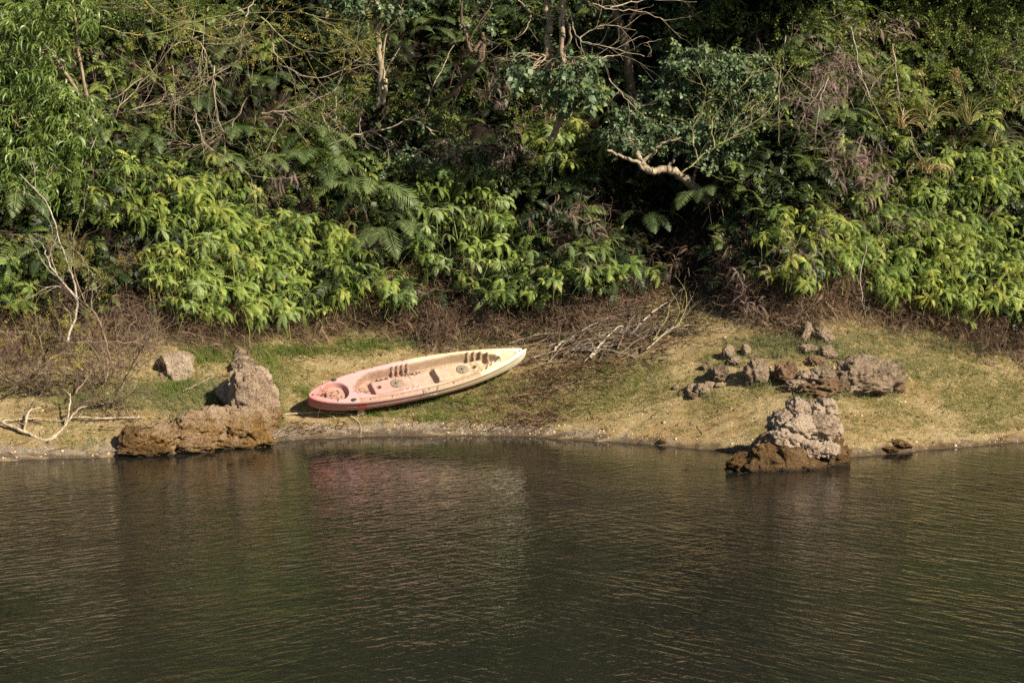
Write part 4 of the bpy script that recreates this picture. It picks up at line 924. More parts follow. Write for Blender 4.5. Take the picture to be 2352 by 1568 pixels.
# sickle-leaved tree at the far left
yA = depth_at(120, 300, 1.0)
cen = []
rgA = np.random.default_rng(5)
for px, py, rx, rz, k in [(40, 60, 90, 60, 60), (150, 30, 80, 40, 40), (30, 160, 70, 50, 40), (60, 250, 80, 45, 46), (140, 230, 60, 40, 36), (40, 330, 70, 40, 40), (130, 330, 70, 45, 46), (185, 280, 40, 35, 22), (200, 370, 40, 45, 26), (70, 410, 80, 35, 40), (160, 430, 60, 35, 26), (120, 160, 40, 60, 20), (10, 470, 40, 30, 14), (-60, 200, 70, 200, 60)]:
    cen.append((px, py, yA-rgA.uniform(0, .5), rx, rz, 0.4, int(k*1.2)))
tree('sickle_leaved_tree', 'tree with drooping light green sickle leaves filling the upper left corner', M['pink_bark'], M['acacia'], SICK,
     [([(165, 560, yA+1.0), (180, 470, yA+.9), (190, 380, yA+.7), (188, 330, yA+.6), (208, 300, yA+.4), (205, 262, yA+.3)], .11, .055), ([(205, 262, yA+.3), (170, 200, yA+.2), (120, 120, yA), (60, 20, yA)], .05, .02), ([(190, 380, yA+.7), (120, 330, yA+.2), (40, 290, yA)], .04, .015), ([(205, 262, yA+.3), (180, 120, yA), (160, -60, yA)], .04, .02)],
     cen, 1, (0.85, 1.25), .06, 11, lean=-0.5)
# grey slim trunk with teal leaves
yB = depth_at(870, 200, 1.5)
tree('slim_tree', 'slim tree with mottled pale grey trunk and teal leaves at the top edge', M['pale_bark'], M['teal'], TEAL,
     [([(866, 245, yB+.3), (874, 205, yB+.2), (871, 130, yB-.1), (868, 40, yB-.2), (863, -80, yB-.2)], .065, .05), ([(878, 240, yB+.25), (886, 195, yB+.1), (884, 185, yB)], .05, .045), ([(878, 205, yB+.1), (882, 100, yB-.1), (905, 55, yB-.2), (950, 40, yB-.2)], .025, .012)],
     [(790, 8, yB-.5, 50, 18, .4, 26), (850, 5, yB-.5, 45, 15, .4, 22), (920, 12, yB-.4, 40, 14, .4, 18), (850, -60, yB-.3, 140, 40, .8, 60)], 1, (.7, 1.1), .05, 12, lean=-.6)
# crooked branch tree
yC = depth_at(1090, 160, 1.6)
tree('crooked_tree', 'leaning tree with a dark kinked trunk beside the dark hollow', M['brown_bark'], M['teal'], TEAL,
     [([(985, 290, yC+.9), (1015, 240, yC+.6), (1060, 190, yC+.3), (1098, 150, yC), (1108, 128, yC), (1108, 75, yC)], .065, .045), ([(1100, 140, yC), (1104, 100, yC-.1), (1085, 120, yC-.2), (1072, 85, yC-.2), (1060, 30, yC-.2), (1066, -60, yC-.2)], .045, .025), ([(1010, 250, yC+.4), (1050, 150, yC), (1090, 70, yC-.3), (1130, 10, yC-.3)], .018, .01)],
     [(1075, -20, yC, 120, 14, .5, 40), (1120, 50, yC-.1, 30, 16, .3, 8)], 1, (.6, 1.0), .05, 13, lean=-.4)
# twin trunks
yD = depth_at(1290, 280, 2.2)
tree('twin_trunk_tree', 'twin trunked tree with tan bark and tiers of teal heart leaves', M['pink_bark'], M['teal'], TEAL,
     [([(1268, 320, yD+.2), (1278, 295, yD+.1), (1290, 255, yD), (1297, 215, yD), (1300, 175, yD), (1291, 120, yD), (1292, 60, yD), (1290, 0, yD), (1296, -80, yD)], .07, .05),
      ([(1266, 230, yD+.4), (1260, 170, yD+.3), (1259, 130, yD+.2), (1258, 90, yD+.2), (1262, 55, yD+.2), (1256, 15, yD+.2), (1250, -60, yD+.2)], .07, .06),
      ([(1290, 120, yD), (1310, 90, yD-.1), (1300, 40, yD-.2)], .03, .02)],
     [(1335, 140, yD-.3, 44, 12, .4, 16), (1295, 148, yD-.3, 34, 11, .4, 11), (1310, 205, yD-.3, 60, 13, .45, 26), (1365, 212, yD-.3, 36, 12, .4, 12), (1215, 160, yD-.3, 42, 14, .3, 14), (1180, 150, yD-.2, 28, 10, .3, 7), (1262, -60, yD-.3, 160, 30, .7, 40)], 1, (.9, 1.35), .05, 14, lean=-.75)
# brown smooth trunk
yE = depth_at(1445, 230, 1.3)
tree('straight_tree', 'smooth brown trunk rising out of the dark hollow right of the twin trunks', M['brown_bark'], M['under'], BROAD,
     [([(1462, 275, yE+.3), (1452, 215, yE+.1), (1442, 140, yE), (1428, 70, yE), (1412, 20, yE), (1404, -90, yE)], .095, .08), ([(1430, 80, yE), (1455, 30, yE-.2), (1470, -60, yE-.2)], .05, .03)],
     [(1420, -90, yE-.4, 150, 40, .8, 70)], 1, (.8, 1.2), .05, 15)
# teal crowned tree with gnarled pale branch
yF = depth_at(1600, 330, 1.3)
cen = []
for px, py, rx, rz, k in [(1590, 130, 60, 30, 34), (1640, 150, 55, 35, 36), (1560, 170, 45, 30, 26), (1700, 150, 50, 30, 30), (1740, 190, 40, 30, 20), (1600, 210, 60, 30, 34), (1460, 260, 45, 25, 32), (1500, 290, 55, 28, 40), (1430, 300, 40, 20, 22), (1550, 300, 50, 25, 32), (1610, 300, 50, 30, 34), (1665, 300, 50, 35, 36), (1700, 340, 45, 30, 26), (1480, 330, 50, 18, 20), (1640, 350, 50, 25, 26), (1740, 260, 40, 30, 16), (1520, 210, 40, 25, 18), (1670, 230, 40, 30, 16)]:
    cen.append((px, py, yF-rgA.uniform(-.1, .5), rx, rz, 0.32, int(k*1.7)))
tree('gnarled_tree', 'spreading tree with blue green heart leaves over a gnarled pale branch', M['pale_bark'], M['teal'], TEAL,
     [([(1700, 590, yF+1.0), (1665, 500, yF+.6), (1600, 435, yF+.1), (1575, 412, yF-.2), (1535, 388, yF-.5), (1500, 394, yF-.65), (1478, 382, yF-.7), (1468, 360, yF-.7), (1462, 345, yF-.7)], .11, .045),
      ([(1480, 390, yF-.7), (1460, 372, yF-.75), (1425, 358, yF-.8), (1395, 346, yF-.85)], .045, .022), ([(1474, 372, yF-.7), (1500, 352, yF-.7), (1520, 330, yF-.75), (1565, 316, yF-.8)], .035, .02),
      ([(1535, 388, yF-.5), (1555, 350, yF-.1), (1585, 290, yF), (1620, 230, yF), (1650, 160, yF)], .035, .012), ([(1585, 420, yF), (1620, 360, yF), (1690, 300, yF), (1740, 240, yF)], .035, .012)],
     cen, 1, (.6, .9), .05, 16, lean=-.8)
# yellow-leaved slender sapling top of ravine
yG = depth_at(1600, 40, 1.2)
tree('sapling', 'sapling with large pale yellow green leaves at the top, above the teal crown', M['olive_twig'], M['small'], BROAD,
     [([(1700, 200, yG+.4), (1680, 120, yG+.2), (1640, 60, yG), (1560, 30, yG)], .02, .008), ([(1690, 150, yG+.2), (1720, 60, yG), (1700, 0, yG)], .015, .006)],
     [(1600, 30, yG, 60, 25, .3, 16), (1700, 40, yG, 60, 25, .3, 16), (1650, 10, yG, 80, 20, .3, 14), (1560, 70, yG, 40, 14, .3, 8)], 1, (1.0, 1.5), .05, 17, lean=-.5)

def bare(name, label, stems, mat, depth, seed, L, r, leaf=None, lp=None, lsc=(.5, .8), bend=.22, grav=0.0, ang=.7, shrink=.7, kids=(2, 3), cat='bush', group=None, per=1, every=3):
    """stems: list of ((px,py,Y), direction)"""
    rg = np.random.default_rng(seed); loc = at_y(*stems[0][0]); o = empty(name, loc, label, cat, group); mb = MB(); tips = []
    for p, d in stems: grow(mb, tips, at_y(*p), d, L*rg.uniform(.8, 1.2), r, depth, rg, bend, grav, kids, ang, 5, shrink)
    mb.build('branches', mat, o, loc=loc, smooth=True)
    if leaf is not None and tips: crown('leaves', lp, tips[::every], rg, leaf, per, lsc, .05, o, loc)
    return o
def Ya(px, py, off): return depth_at(px, py, off)
# bare pale twigs, upper left: long limbs drawn through the picture, each with side twigs
def limbtree(name, label, lines, mat, seed, r0=.02, twig=.4, nt_=5, leaf=None, lp=None, cat='tree', depth=1, every=3, lsc=(.5, .8)):
    rg = np.random.default_rng(seed); loc = at_y(*lines[0][0]); o = empty(name, loc, label, cat); mb = MB(); tips = []
    for ln in lines:
        q = limb(mb, [at_y(*p)+np.array([0, rg.normal(0, .12), 0]) for p in ln], r0, r0*.3, 6, .012)
        for k in range(nt_):
            i = int(rg.integers(2, len(q)-1)); d = _n(q[i]-q[i-1]); ax_ = _n(rg.normal(0, 1, 3)); nd = _n(d+np.cross(d, ax_)*.9)
            grow(mb, tips, q[i], nd, twig*rg.uniform(.5, 1.3), r0*.30, depth, rg, .17, 0.01, (2, 3), .6, 4, .7)
    mb.build('branches', mat, o, loc=loc, smooth=True)
    if leaf is not None: crown('leaves', lp, tips[::every], rg, leaf, 1, lsc, .05, o, loc)
    return o
y1 = Ya(500, 200, 1.6); y2 = Ya(800, 150, 1.4)
limbtree('bare_tree', 'bare pale branched tree tangled across the upper left slope, a few yellow leaves', [
    [(232, 268, y1+.3), (275, 245, y1), (330, 180, y1), (400, 110, y1), (440, 90, y1+.1), (560, 40, y1+.2)], [(240, 272, y1+.3), (300, 255, y1), (375, 230, y1), (380, 180, y1)],
    [(440, 90, y1), (470, 110, y1-.1), (470, 160, y1-.1), (440, 185, y1)], [(395, 150, y1), (400, 200, y1), (402, 245, y1)], [(490, 150, y1), (496, 240, y1), (510, 360, y1+.1), (445, 480, y1+.2)],
    [(580, 0, y1), (560, 60, y1), (545, 130, y1-.1), (520, 150, y1)], [(570, 225, y1), (530, 290, y1), (470, 330, y1), (390, 330, y1)], [(448, 250, y1), (470, 330, y1), (560, 390, y1+.1), (590, 450, y1+.1)],
    [(330, 180, y1), (260, 225, y1-.1), (180, 230, y1-.1)], [(600, 260, y1), (680, 250, y1), (780, 200, y1)], [(620, 80, y1), (650, 150, y1), (740, 180, y1), (830, 130, y1)]], M['pale_bark'], 31, .015, .65, 15, M['yellow'], SMALL, every=9, lsc=(.35, .6))
limbtree('bare_tree', 'bare olive twigged tree arching over the top left edge with yellow tufts', [
    [(230, 60, y1-.2), (330, 80, y1-.2), (450, 50, y1-.2), (560, 30, y1-.2), (700, 30, y1-.2)], [(430, 65, y1-.2), (520, 90, y1-.2), (600, 60, y1-.2)], [(600, 40, y1-.2), (680, 110, y1-.2), (760, 120, y1-.2), (820, 90, y1-.2)],
    [(700, 30, y1-.2), (760, 60, y1-.2), (850, 120, y1-.1)], [(300, -30, y1), (360, 30, y1), (420, 70, y1)]], M['olive_twig'], 32, .013, .6, 16, M['yellow'], SMALL, every=3, lsc=(.5, .9))
y3 = Ya(900, 280, 1.3)
limbtree('bare_tree', 'thin winding pale stem climbing from the left ferns past the dark hollow', [
    [(760, 330, y3), (840, 305, y3), (900, 290, y3), (970, 255, y3), (1000, 190, y3), (1040, 110, y3), (1090, 30, y3)], [(930, 275, y3), (960, 280, y3), (1000, 310, y3), (1010, 340, y3)], [(700, 265, y3), (760, 300, y3), (800, 300, y3)], [(850, 300, y3), (900, 330, y3), (880, 355, y3)],
    [(770, 220, y3), (775, 290, y3), (800, 310, y3)]], M['pale_bark'], 33, .017, .4, 4, M['teal'], TEAL, every=6)
y4 = yD-.45
limbtree('bare_tree', 'bare whitish branches fanning out in front of the twin trunks', [
    [(1296, 130, y4), (1350, 135, y4), (1420, 125, y4), (1480, 100, y4), (1520, 90, y4)], [(1296, -10, y4), (1350, 5, y4), (1400, 20, y4), (1470, 25, y4), (1540, 45, y4), (1610, 30, y4)], [(1310, 30, y4), (1330, 90, y4), (1400, 110, y4), (1480, 130, y4)],
    [(1290, 130, y4), (1250, 140, y4), (1200, 125, y4)], [(1400, 20, y4), (1480, 0, y4), (1600, 5, y4)], [(1190, 0, y4), (1220, 30, y4), (1200, 80, y4), (1150, 100, y4)], [(1330, 90, y4), (1380, 60, y4), (1460, 70, y4)], [(1400, 180, y4), (1440, 230, y4), (1480, 270, y4)]], M['pale_bark'], 34, .013, .5, 6)
y5 = Ya(1700, 260, 1.9)
limbtree('bare_tree', 'yellowish bare twigs standing out of the teal crown', [
    [(1560, 400, y5), (1640, 340, y5), (1720, 300, y5), (1800, 280, y5)], [(1660, 330, y5), (1690, 270, y5), (1740, 240, y5), (1790, 190, y5)], [(1640, 340, y5), (1640, 270, y5), (1700, 200, y5), (1740, 160, y5)], [(1600, 370, y5), (1590, 300, y5), (1620, 230, y5), (1600, 160, y5)],
    [(1700, 300, y5), (1770, 250, y5), (1800, 170, y5)]], M['olive_twig'], 35, .013, .45, 12, M['small'], BROAD, every=7)
# leaning stems, lower left
y6 = Ya(120, 600, 1.3)
limbtree('leaning_stem', 'long bent bare stem leaning across the shaded left edge', [[(160, 785, y6-.3), (178, 700, y6), (165, 630, y6), (140, 560, y6), (105, 470, y6), (45, 400, y6)], [(178, 690, y6), (120, 610, y6), (100, 560, y6)]], M['grey_bark'], 36, .024, .5, 7, M['yellow'], SMALL, every=6, lsc=(.4, .7))
limbtree('leaning_stem', 'forked grey stem beside the bent bare stem at the left edge', [[(250, 830, y6-.5), (235, 750, y6-.2), (213, 690, y6), (218, 630, y6)], [(235, 750, y6-.2), (180, 660, y6), (175, 560, y6), (205, 440, y6)]], M['twig'], 37, .016, .5, 8, M['yellow'], SMALL, every=5, lsc=(.4, .7))
y7 = Ya(230, 870, .5)
limbtree('arched_bush', 'bare grey bush whose pale limb arches over the left bank', [
    [(85, 803, y7-.2), (140, 790, y7-.2), (220, 783, y7-.2), (310, 790, y7-.2), (345, 800, y7)], [(275, 900, y7), (290, 860, y7), (330, 800, y7), (340, 790, y7)], [(20, 900, y7-.3), (80, 850, y7-.3), (150, 810, y7-.3), (230, 830, y7-.3)], [(180, 900, y7-.2), (200, 850, y7-.2), (160, 800, y7-.2)],
    [(235, 890, y7-.2), (250, 840, y7), (225, 790, y7), (240, 730, y7)]], M['twig'], 38, .018, .6, 14, M['yellow'], SMALL, every=8, lsc=(.35, .6))
for k, (px, py, lab) in enumerate([(350, 790, 'bare twiggy bush spreading above the squat tan rock'), (300, 840, 'bare twiggy bush left of the squat tan rock'), (120, 900, 'grey bare bush on the left bank above the driftwood'), (40, 880, 'bare bush at the far left edge of the bank'), (210, 880, 'low tangled bare bush under the arching pale limb'), (250, 930, 'small dry bush between the driftwood and the rock hump')]):
    Yk = float(hit(px, py)[1]); ds = [((px+random.uniform(-25, 25), py+4, Yk-.1), np.array([random.uniform(-1, 1), -.35, random.uniform(.2, 1.0)])) for _ in range(17)]
    bare('twiggy_bush', lab, ds, M['twig'], 3, 50+k, .42, .008, bend=.25, ang=.65, group='bare twiggy bushes on the left bank')
bare('yellow_leaved_bush', 'wiry bush dotted with small yellow leaves beside the leaning stems', [((110+40*i, 830, y7-.3), np.array([random.uniform(-.6, .6), -.3, 1])) for i in range(4)], M['olive_twig'], 3, 60, .6, .009, M['yellow'], SMALL, (.35, .6), every=3, per=2)
bare('yellow_leaved_bush', 'wiry yellow leaved bush left of the large fern bank', [((190+14*i, 640, y6), np.array([random.uniform(-.5, .5), -.3, 1])) for i in range(4)], M['olive_twig'], 3, 61, .5, .008, M['yellow'], SMALL, (.35, .6), every=3, per=2)
bare('yellow_leaved_bush', 'low yellow leaved bush near the water at the far left', [((30+30*i, 790, y7-.3), np.array([random.uniform(-.5, .5), -.3, .8])) for i in range(3)], M['olive_twig'], 3, 62, .5, .008, M['yellow'], SMALL, (.35, .6), every=3, per=2)
# thin pale twigs and vines
rgv = np.random.default_rng(77)
for k in range(34):
    px, py = rgv.uniform(180, 2330), rgv.uniform(10, 330); d0 = rgv.uniform(-.9, .9); L = rgv.uniform(60, 170); Yv = Ya(px, max(py, 5), 1.35)
    ln = [(px, py, Yv), (px+L*.4*math.sin(d0)+rgv.normal(0, 12), py+L*.45, Yv), (px+L*.9*math.sin(d0)+rgv.normal(0, 16), py+L, Yv+.1)]
    loc = at_y(*ln[0]); mb = MB(); tips = []; q = limb(mb, [at_y(*p) for p in ln], .010, .004, 4, .008)
    for j in range(4): i = int(rgv.integers(2, len(q)-1)); grow(mb, tips, q[i], _n(q[i]-q[i-1]+rgv.normal(0, .6, 3)), .35, .004, 1, rgv, .18, 0, (1, 3), .6, 3)
    tag(mb.build('bare_twig', M[['pale_bark', 'twig', 'grey_bark'][k % 3]], None, loc=loc, smooth=True), 'thin bare twig threading through the leaves of the upper slope', 'twig', 'thin bare twigs in the upper slope')
# leafy bushes
def bush(label, leaf, protos, cens, seed, off=.9, per=1, sc=(.7, 1.1), bark='twig', lean=-.25, name='leafy_bush'):
    y = Ya(cens[0][0], cens[0][1], off); c0 = cens[0]
    return tree(name, label, M[bark], leaf, protos, [([(c0[0], c0[1]+c0[3]+25, y+.35), (c0[0], c0[1], y)], .02, .01)], [(a, b, Ya(a, b, off), rx, rz, .35, k) for a, b, rx, rz, k in cens], per, sc, .05, seed, cat='bush', lean=lean, group='leafy bushes on the slope')
bush('bright leafy bush below the kinked dark trunk', M['small'], BROAD, [(985, 290, 45, 35, 34), (940, 250, 40, 25, 24), (1010, 270, 40, 25, 20), (1045, 300, 30, 25, 14)], 71, sc=(.55, .85))
bush('grey green leaved bush over the fresh ferns at mid slope', M['teal'], TEAL, [(1000, 370, 60, 30, 34), (930, 360, 45, 20, 22), (1050, 350, 40, 22, 16), (900, 390, 40, 18, 10)], 72, sc=(.45, .65))
bush('bright small leaved bush in the top right corner', M['small'], SMALL, [(2230, 60, 110, 55, 150), (2120, 40, 70, 40, 70), (2310, 130, 60, 60, 80), (2180, 130, 70, 45, 70), (2260, 210, 70, 35, 50)], 73, 1.0, sc=(.8, 1.2))
bush('dark glossy bush top right of the teal crown', M['small'], BROAD, [(1820, 60, 60, 30, 40), (1900, 40, 60, 30, 40), (1830, 130, 50, 25, 26), (1980, 60, 60, 30, 30)], 74, 1.0, sc=(.55, .8))
bush('round leaved bush at the top left of the teal crown', M['teal'], TEAL, [(1540, 110, 30, 30, 18), (1525, 150, 25, 20, 10)], 75, 1.4, sc=(.5, .8))
bush('leafy bush at the right edge of the sickle-leaved tree', M['small'], SMALL, [(330, 20, 70, 20, 40), (250, 30, 50, 25, 30), (430, 12, 70, 14, 30)], 76, 1.0)
bush('bush with fine bright leaves left of the grey slim trunk', M['small'], SMALL, [(760, 260, 60, 35, 56), (820, 220, 45, 30, 30), (700, 300, 60, 30, 40)], 77, .8)
bush('small leaved bush beside the foot of the straight brown trunk', M['small'], SMALL, [(1220, 250, 40, 45, 40), (1200, 310, 40, 30, 26)], 78, .8)
# thin stems at the right
for k, (ln, lab) in enumerate([([(1905, 180), (1880, 240), (1870, 330)], 'slender pale stem left of the mauve dead ferns'), ([(1955, 60), (1975, 150), (2000, 230), (2040, 300)], 'slender white stem leaning through the mauve dead ferns'), ([(2055, 100), (2065, 200), (2080, 290)], 'slender upright stem right of the mauve dead ferns'), ([(1790, 150), (1785, 250), (1790, 330)], 'slender stem at the right rim of the teal crown'), ([(1985, 560), (1975, 640), (1980, 720)], 'slender dark stem in the lower right fern bank')]):
    Yk = Ya(ln[-1][0], ln[-1][1], 1.2); limbtree('slender_stem', lab, [[(a, b, Yk) for a, b in ln]], M['grey_bark'], 80+k, .014, .25, 4, cat='stem')
# silver grass
def grassplant(px, py, label, mat, n, L, seed, drop=1.0, off=.9, plume=False):
    b = hit(px, py)+np.array([0, -.75, .35])*off; V, F, R = pampas(seed, n, L, .014, drop)
    o = empty('silver_grass', b, label, 'grass', 'tall arching grasses'); obj('blades', mesh('blades', V, F, mat, False, {'rnd': R}), o)
    if plume:
        rg = np.random.default_rng(seed)
        for k in range(plume):
            mb = MB(); a = rg.uniform(-.5, .5); pts = [[0, 0, 0], [a*.3, -.1, .5], [a*.8, -.25, .95]]; tube(mb, pts, [.006, .005, .003], 4, .5)
            e = np.array(pts[-1])
            for j in range(60): leafq(mb, e+np.array([rg.normal(0, .01), rg.normal(0, .01), rg.uniform(-.12, .08)]), [rg.normal(0, .5)+a, rg.normal(0, .4), .7], rg.normal(0, 1, 3), .09, .005, .6)
            V, F, R = mb.arrays(); obj('plume', mesh('plume', V, F, M['straw'], False, {'rnd': R}), o)
for px, py, lab, mt, n, L, sd, dr, plm in [
    (2050, 340, 'grass clump with long tan dying blades right of the mauve dead ferns', 'straw', 34, 1.0, 1, 1.3, 0),
    (2110, 330, 'green arching grass clump with a reddish plume near the middle right', 'blade', 34, 1.0, 2, 1.0, 2),
    (2200, 330, 'green arching grass clump with plumes leaning far right', 'blade', 34, 1.1, 3, .9, 2),
    (2110, 440, 'bunch of hanging orange tan grass blades over the right fern bank', 'straw', 26, .8, 4, 1.7, 0),
    (2260, 380, 'thin arching grass at the right edge of the slope', 'blade', 26, .9, 5, 1.1, 1),
    (2300, 300, 'small green grass clump at the far right edge', 'blade', 24, .8, 6, 1.1, 0),
    (2010, 290, 'green grass clump behind the tan dying blades', 'blade', 24, .8, 7, 1.1, 1)]: grassplant(px, py, lab, M[mt], n, L, sd, dr, 1.0, plm)

# trees added out of view so their crowns shade the upper slope
for k, (x, y, z, rx, rz, nn) in enumerate([(-3.4, 4.6, 10.4, 2.0, 1.0, 180), (5.2, 4.4, 9.6, 1.5, .9, 200), (-7.0, 5.2, 10.6, 1.8, 1.0, 180), (6.2, 3.6, 9.4, 1.1, .7, 150), (10.5, 5.0, 9.7, 1.4, 1.0, 160)]):
    rg = np.random.default_rng(900+k); loc = np.array([x+.6, y+4.2, float(H(x+.6, y+4.2))]); c = np.array([x, y, z]); mb = MB()
    limb(mb, [loc-np.array([0, 0, .3]), (loc+c)/2+np.array([0, .6, .5]), c], .16, .06); tips = []
    for i in range(nn): u = _n(rg.normal(0, 1, 3))*rg.uniform(.3, 1)**.5; tips.append((c+u*np.array([rx, 1.1, rz]), u))
    for i in range(8): limb(mb, [c, tips[i][0]], .04, .01, 5)
    o = empty('added_shade_tree', loc, 'broad crowned tree added above the view to shade the upper slope', 'tree', 'added shade trees above the view')
    mb.build('trunk', M['brown_bark'], o, loc=loc, smooth=True); crown('crown', TEAL+BROAD, tips, rg, M['teal'], 1, (1.3, 2.2), .1, o, loc)

# ------------------------------------------------------------------ fallen branches, brush pile, driftwood
def lay(pts, lift=0.02):
    out = []
    for p in pts: h_ = hit(p[0], p[1]); out.append(h_+np.array([0, 0, lift+(p[2] if len(p) > 2 else 0)]))
    return out
def branch_obj(name, label, lines, r0, mat, seed, tw=3, tl=.2, group=None, cat='branch', twist=1):
    rg = np.random.default_rng(seed); P0 = [lay(l) for l in lines]; loc = P0[0][0]; mb = MB(); tips = []
    for k, q0 in enumerate(P0):
        q = limb(mb, q0, r0*(1 if k == 0 else .7), r0*.35, 7, .006)
        for _ in range(tw):
            i = int(rg.integers(1, len(q)-1)); d = _n(q[i]-q[i-1]); nd = _n(d+np.array([rg.normal(0, .7), rg.normal(0, .5), rg.uniform(.1, .8)]))
            grow(mb, tips, q[i], nd, tl*rg.uniform(.6, 1.3), r0*.3, twist, rg, .25, 0, (1, 2), .7, 4)
    return tag(mb.build(name, mat, None, loc=loc, smooth=True), label, cat, group)
branch_obj('driftwood', 'thick bleached forked driftwood branch lying on the far left bank', [[(8, 982, .06), (60, 1000, .03), (108, 1014), (140, 995, .03), (170, 960, .06), (200, 945, .08), (270, 935, .05)], [(56, 1000, .03), (66, 965, .12), (95, 955, .12)], [(108, 1014), (150, 985, .03), (160, 965, .2), (162, 948, .3)], [(170, 968, .05), (230, 970, .05), (330, 964, .02)]], .032, M['pale_bark'], 101, 2, .25)
branch_obj('driftwood', 'thin pale stick on the ground left of the driftwood fork', [[(5, 975, .04), (70, 968, .03), (150, 972, .02)]], .014, M['pale_bark'], 102, 1, .15)
branch_obj('fallen_branch', 'pale branch in front of the pink end of the kayak', [[(630, 958, .02), (700, 955, .03), (760, 953, .03), (826, 958, .02)], [(800, 956, .02), (826, 975, .0), (830, 1000, 0)], [(745, 955, .03), (790, 972, .01)]], .014, M['pale_bark'], 103, 2, .15)
branch_obj('fallen_branch', 'white arched root at the left end of the brush pile', [[(1268, 825, .0), (1280, 805, .06), (1305, 796, .1), (1335, 800, .06)]], .030, M['pale_bark'], 104, 1, .12)
branch_obj('fallen_branch', 'longest pale stick reaching left from the brush pile', [[(1215, 852, .01), (1260, 838, .02), (1300, 832, .03), (1340, 800, .08)]], .012, M['pale_bark'], 105, 3, .2)
branch_obj('fallen_branch', 'broad pale split log at the top of the brush pile', [[(1375, 728, .1), (1395, 715, .13), (1422, 706, .12)]], .030, M['pale_bark'], 106, 0, .1)
branch_obj('fallen_branch', 'straight pale pole lying through the brush pile middle', [[(1355, 828, .04), (1385, 800, .1), (1420, 770, .14), (1440, 768, .1)]], .022, M['pale_bark'], 107, 1, .2)
branch_obj('fallen_branch', 'whip of curved twigs rising at the right end of the brush pile', [[(1500, 790, .05), (1550, 770, .12), (1575, 740, .25), (1572, 710, .35), (1550, 690, .45)], [(1545, 772, .12), (1560, 735, .2), (1540, 705, .3)], [(1555, 768, .12), (1580, 745, .2)], [(1500, 790, .05), (1530, 760, .2), (1538, 735, .3)]], .009, M['olive_twig'], 108, 3, .3)
branch_obj('fallen_branch', 'thin upright forked twig at the left of the brush pile', [[(1278, 790, 0), (1285, 740, .28), (1290, 710, .45)]], .009, M['twig'], 109, 5, .3)
branch_obj('fallen_branch', 'curved stick below the brush pile on the mossy sand', [[(1235, 893, .01), (1290, 890, .02), (1350, 870, .02)]], .008, M['pale_bark'], 110, 2, .12)
branch_obj('fallen_branch', 'gnarled stick in the twig litter right of the kayak', [[(1245, 868, .02), (1310, 876, .04), (1370, 868, .02)]], .010, M['twig'], 111, 4, .15)
branch_obj('fallen_branch', 'pale branch against the thatch above the kayak', [[(985, 775, .02), (1040, 765, .05), (1080, 770, .03), (1130, 755, .1)]], .012, M['pale_bark'], 112, 3, .2)
branch_obj('fallen_branch', 'short broken stub leaning on the thatch above the kayak', [[(1000, 760, .02), (1012, 735, .2)]], .016, M['pale_bark'], 113, 0, .1)
branch_obj('fallen_branch', 'dead twig standing in shallow water by the bank middle', [[(905, 1018, .0), (922, 1012, .1), (925, 1022, .0)], [(890, 1020, .02), (905, 1014, .06)]], .006, M['twig'], 114, 2, .12)
branch_obj('fallen_branch', 'bundle of drift twigs at the waterline below the pink kayak end', [[(625, 1008, .03), (660, 990, .05), (700, 975, .04)], [(640, 1008, .02), (690, 1000, .02)], [(650, 1004, .02), (720, 988, .03)]], .009, M['grey_bark'], 115, 4, .2)
branch_obj('fallen_branch', 'dead bent branch on the grass right of the squat tan rock', [[(420, 905, .03), (470, 885, .06), (500, 878, .1)]], .010, M['grey_bark'], 116, 3, .2)
branch_obj('fallen_branch', 'thin fork on the sand left of the brown rock foot', [[(240, 925, .02), (285, 940, .04), (300, 962, .02)]], .009, M['pale_bark'], 117, 2, .15)
gbr = 'grey brown sticks heaped in the brush pile'
for k in range(84):
    cx = random.gauss(1405, 92); cy = random.gauss(775, 27)-(cx-1410)*.22; a = random.gauss(-.35, .5); L = random.uniform(40, 110)
    dx, dy = L*math.cos(a), L*math.sin(a)*.5; hz = random.uniform(.03, .20)
    branch_obj('brush_stick', 'grey brown stick heaped among others in the brush pile at the ravine mouth', [[(cx-dx, cy-dy, hz*.5), (cx, cy+random.uniform(-6, 6), hz), (cx+dx, cy+dy, hz*.6)]] if False else [[(cx-dx, cy-dy, hz*.4), (cx, cy+random.uniform(-5, 5), hz), (cx+dx, cy+dy, hz*.4)]],
               random.uniform(.008, .02), M[random.choice(['twig', 'grey_bark', 'twig', 'brown_bark'])], 200+k, 4, .16, gbr, 'stick')

# twig litter, leaf litter, pebbles, grasses: nobody could count them
def bankpts(n, x0=-9.5, x1=9.5, t0_=.02, t1_=3.4):
    x = RNG.uniform(x0, x1, n); tf = np.interp(x, T0X, T0V); y = shore(x)+RNG.uniform(t0_, 1, n)*np.minimum(tf+.3, t1_+1); return x, y
x, y = bankpts(60000); w = spots(x, y, LIT); k = RNG.uniform(0, 1.1, len(x)) < w*.42+.01; x, y = x[k], y[k]
TW = []
for i in range(5):
    mb = MB(); rg = np.random.default_rng(700+i); p = np.zeros(3); d = _n([1, rg.normal(0, .3), .05]); pts = [p]
    for j in range(4): d = _n(d+np.array([0, rg.normal(0, .35), rg.normal(0, .1)])); pts.append(pts[-1]+d*.05)
    tube(mb, pts, [.004, .004, .003, .003, .002], 4, rg.uniform(0, .3)); TW.append(mb.arrays())
n = len(x); Rr = rots(n, (0, .5), 0, 3)
stuff('twig_litter', 'small dry twigs littering the bank', TW, np.stack([x, y, H(x, y)+.012], 1), Rr, RNG.uniform(.5, 1.9, n), M['litter'], RNG.uniform(0, .7, n))
x, y = bankpts(70000); w = spots(x, y, LIT); k = RNG.uniform(0, 1.1, len(x)) < w*.16+.014; x, y = x[k], y[k]; n = len(x)
LL = []
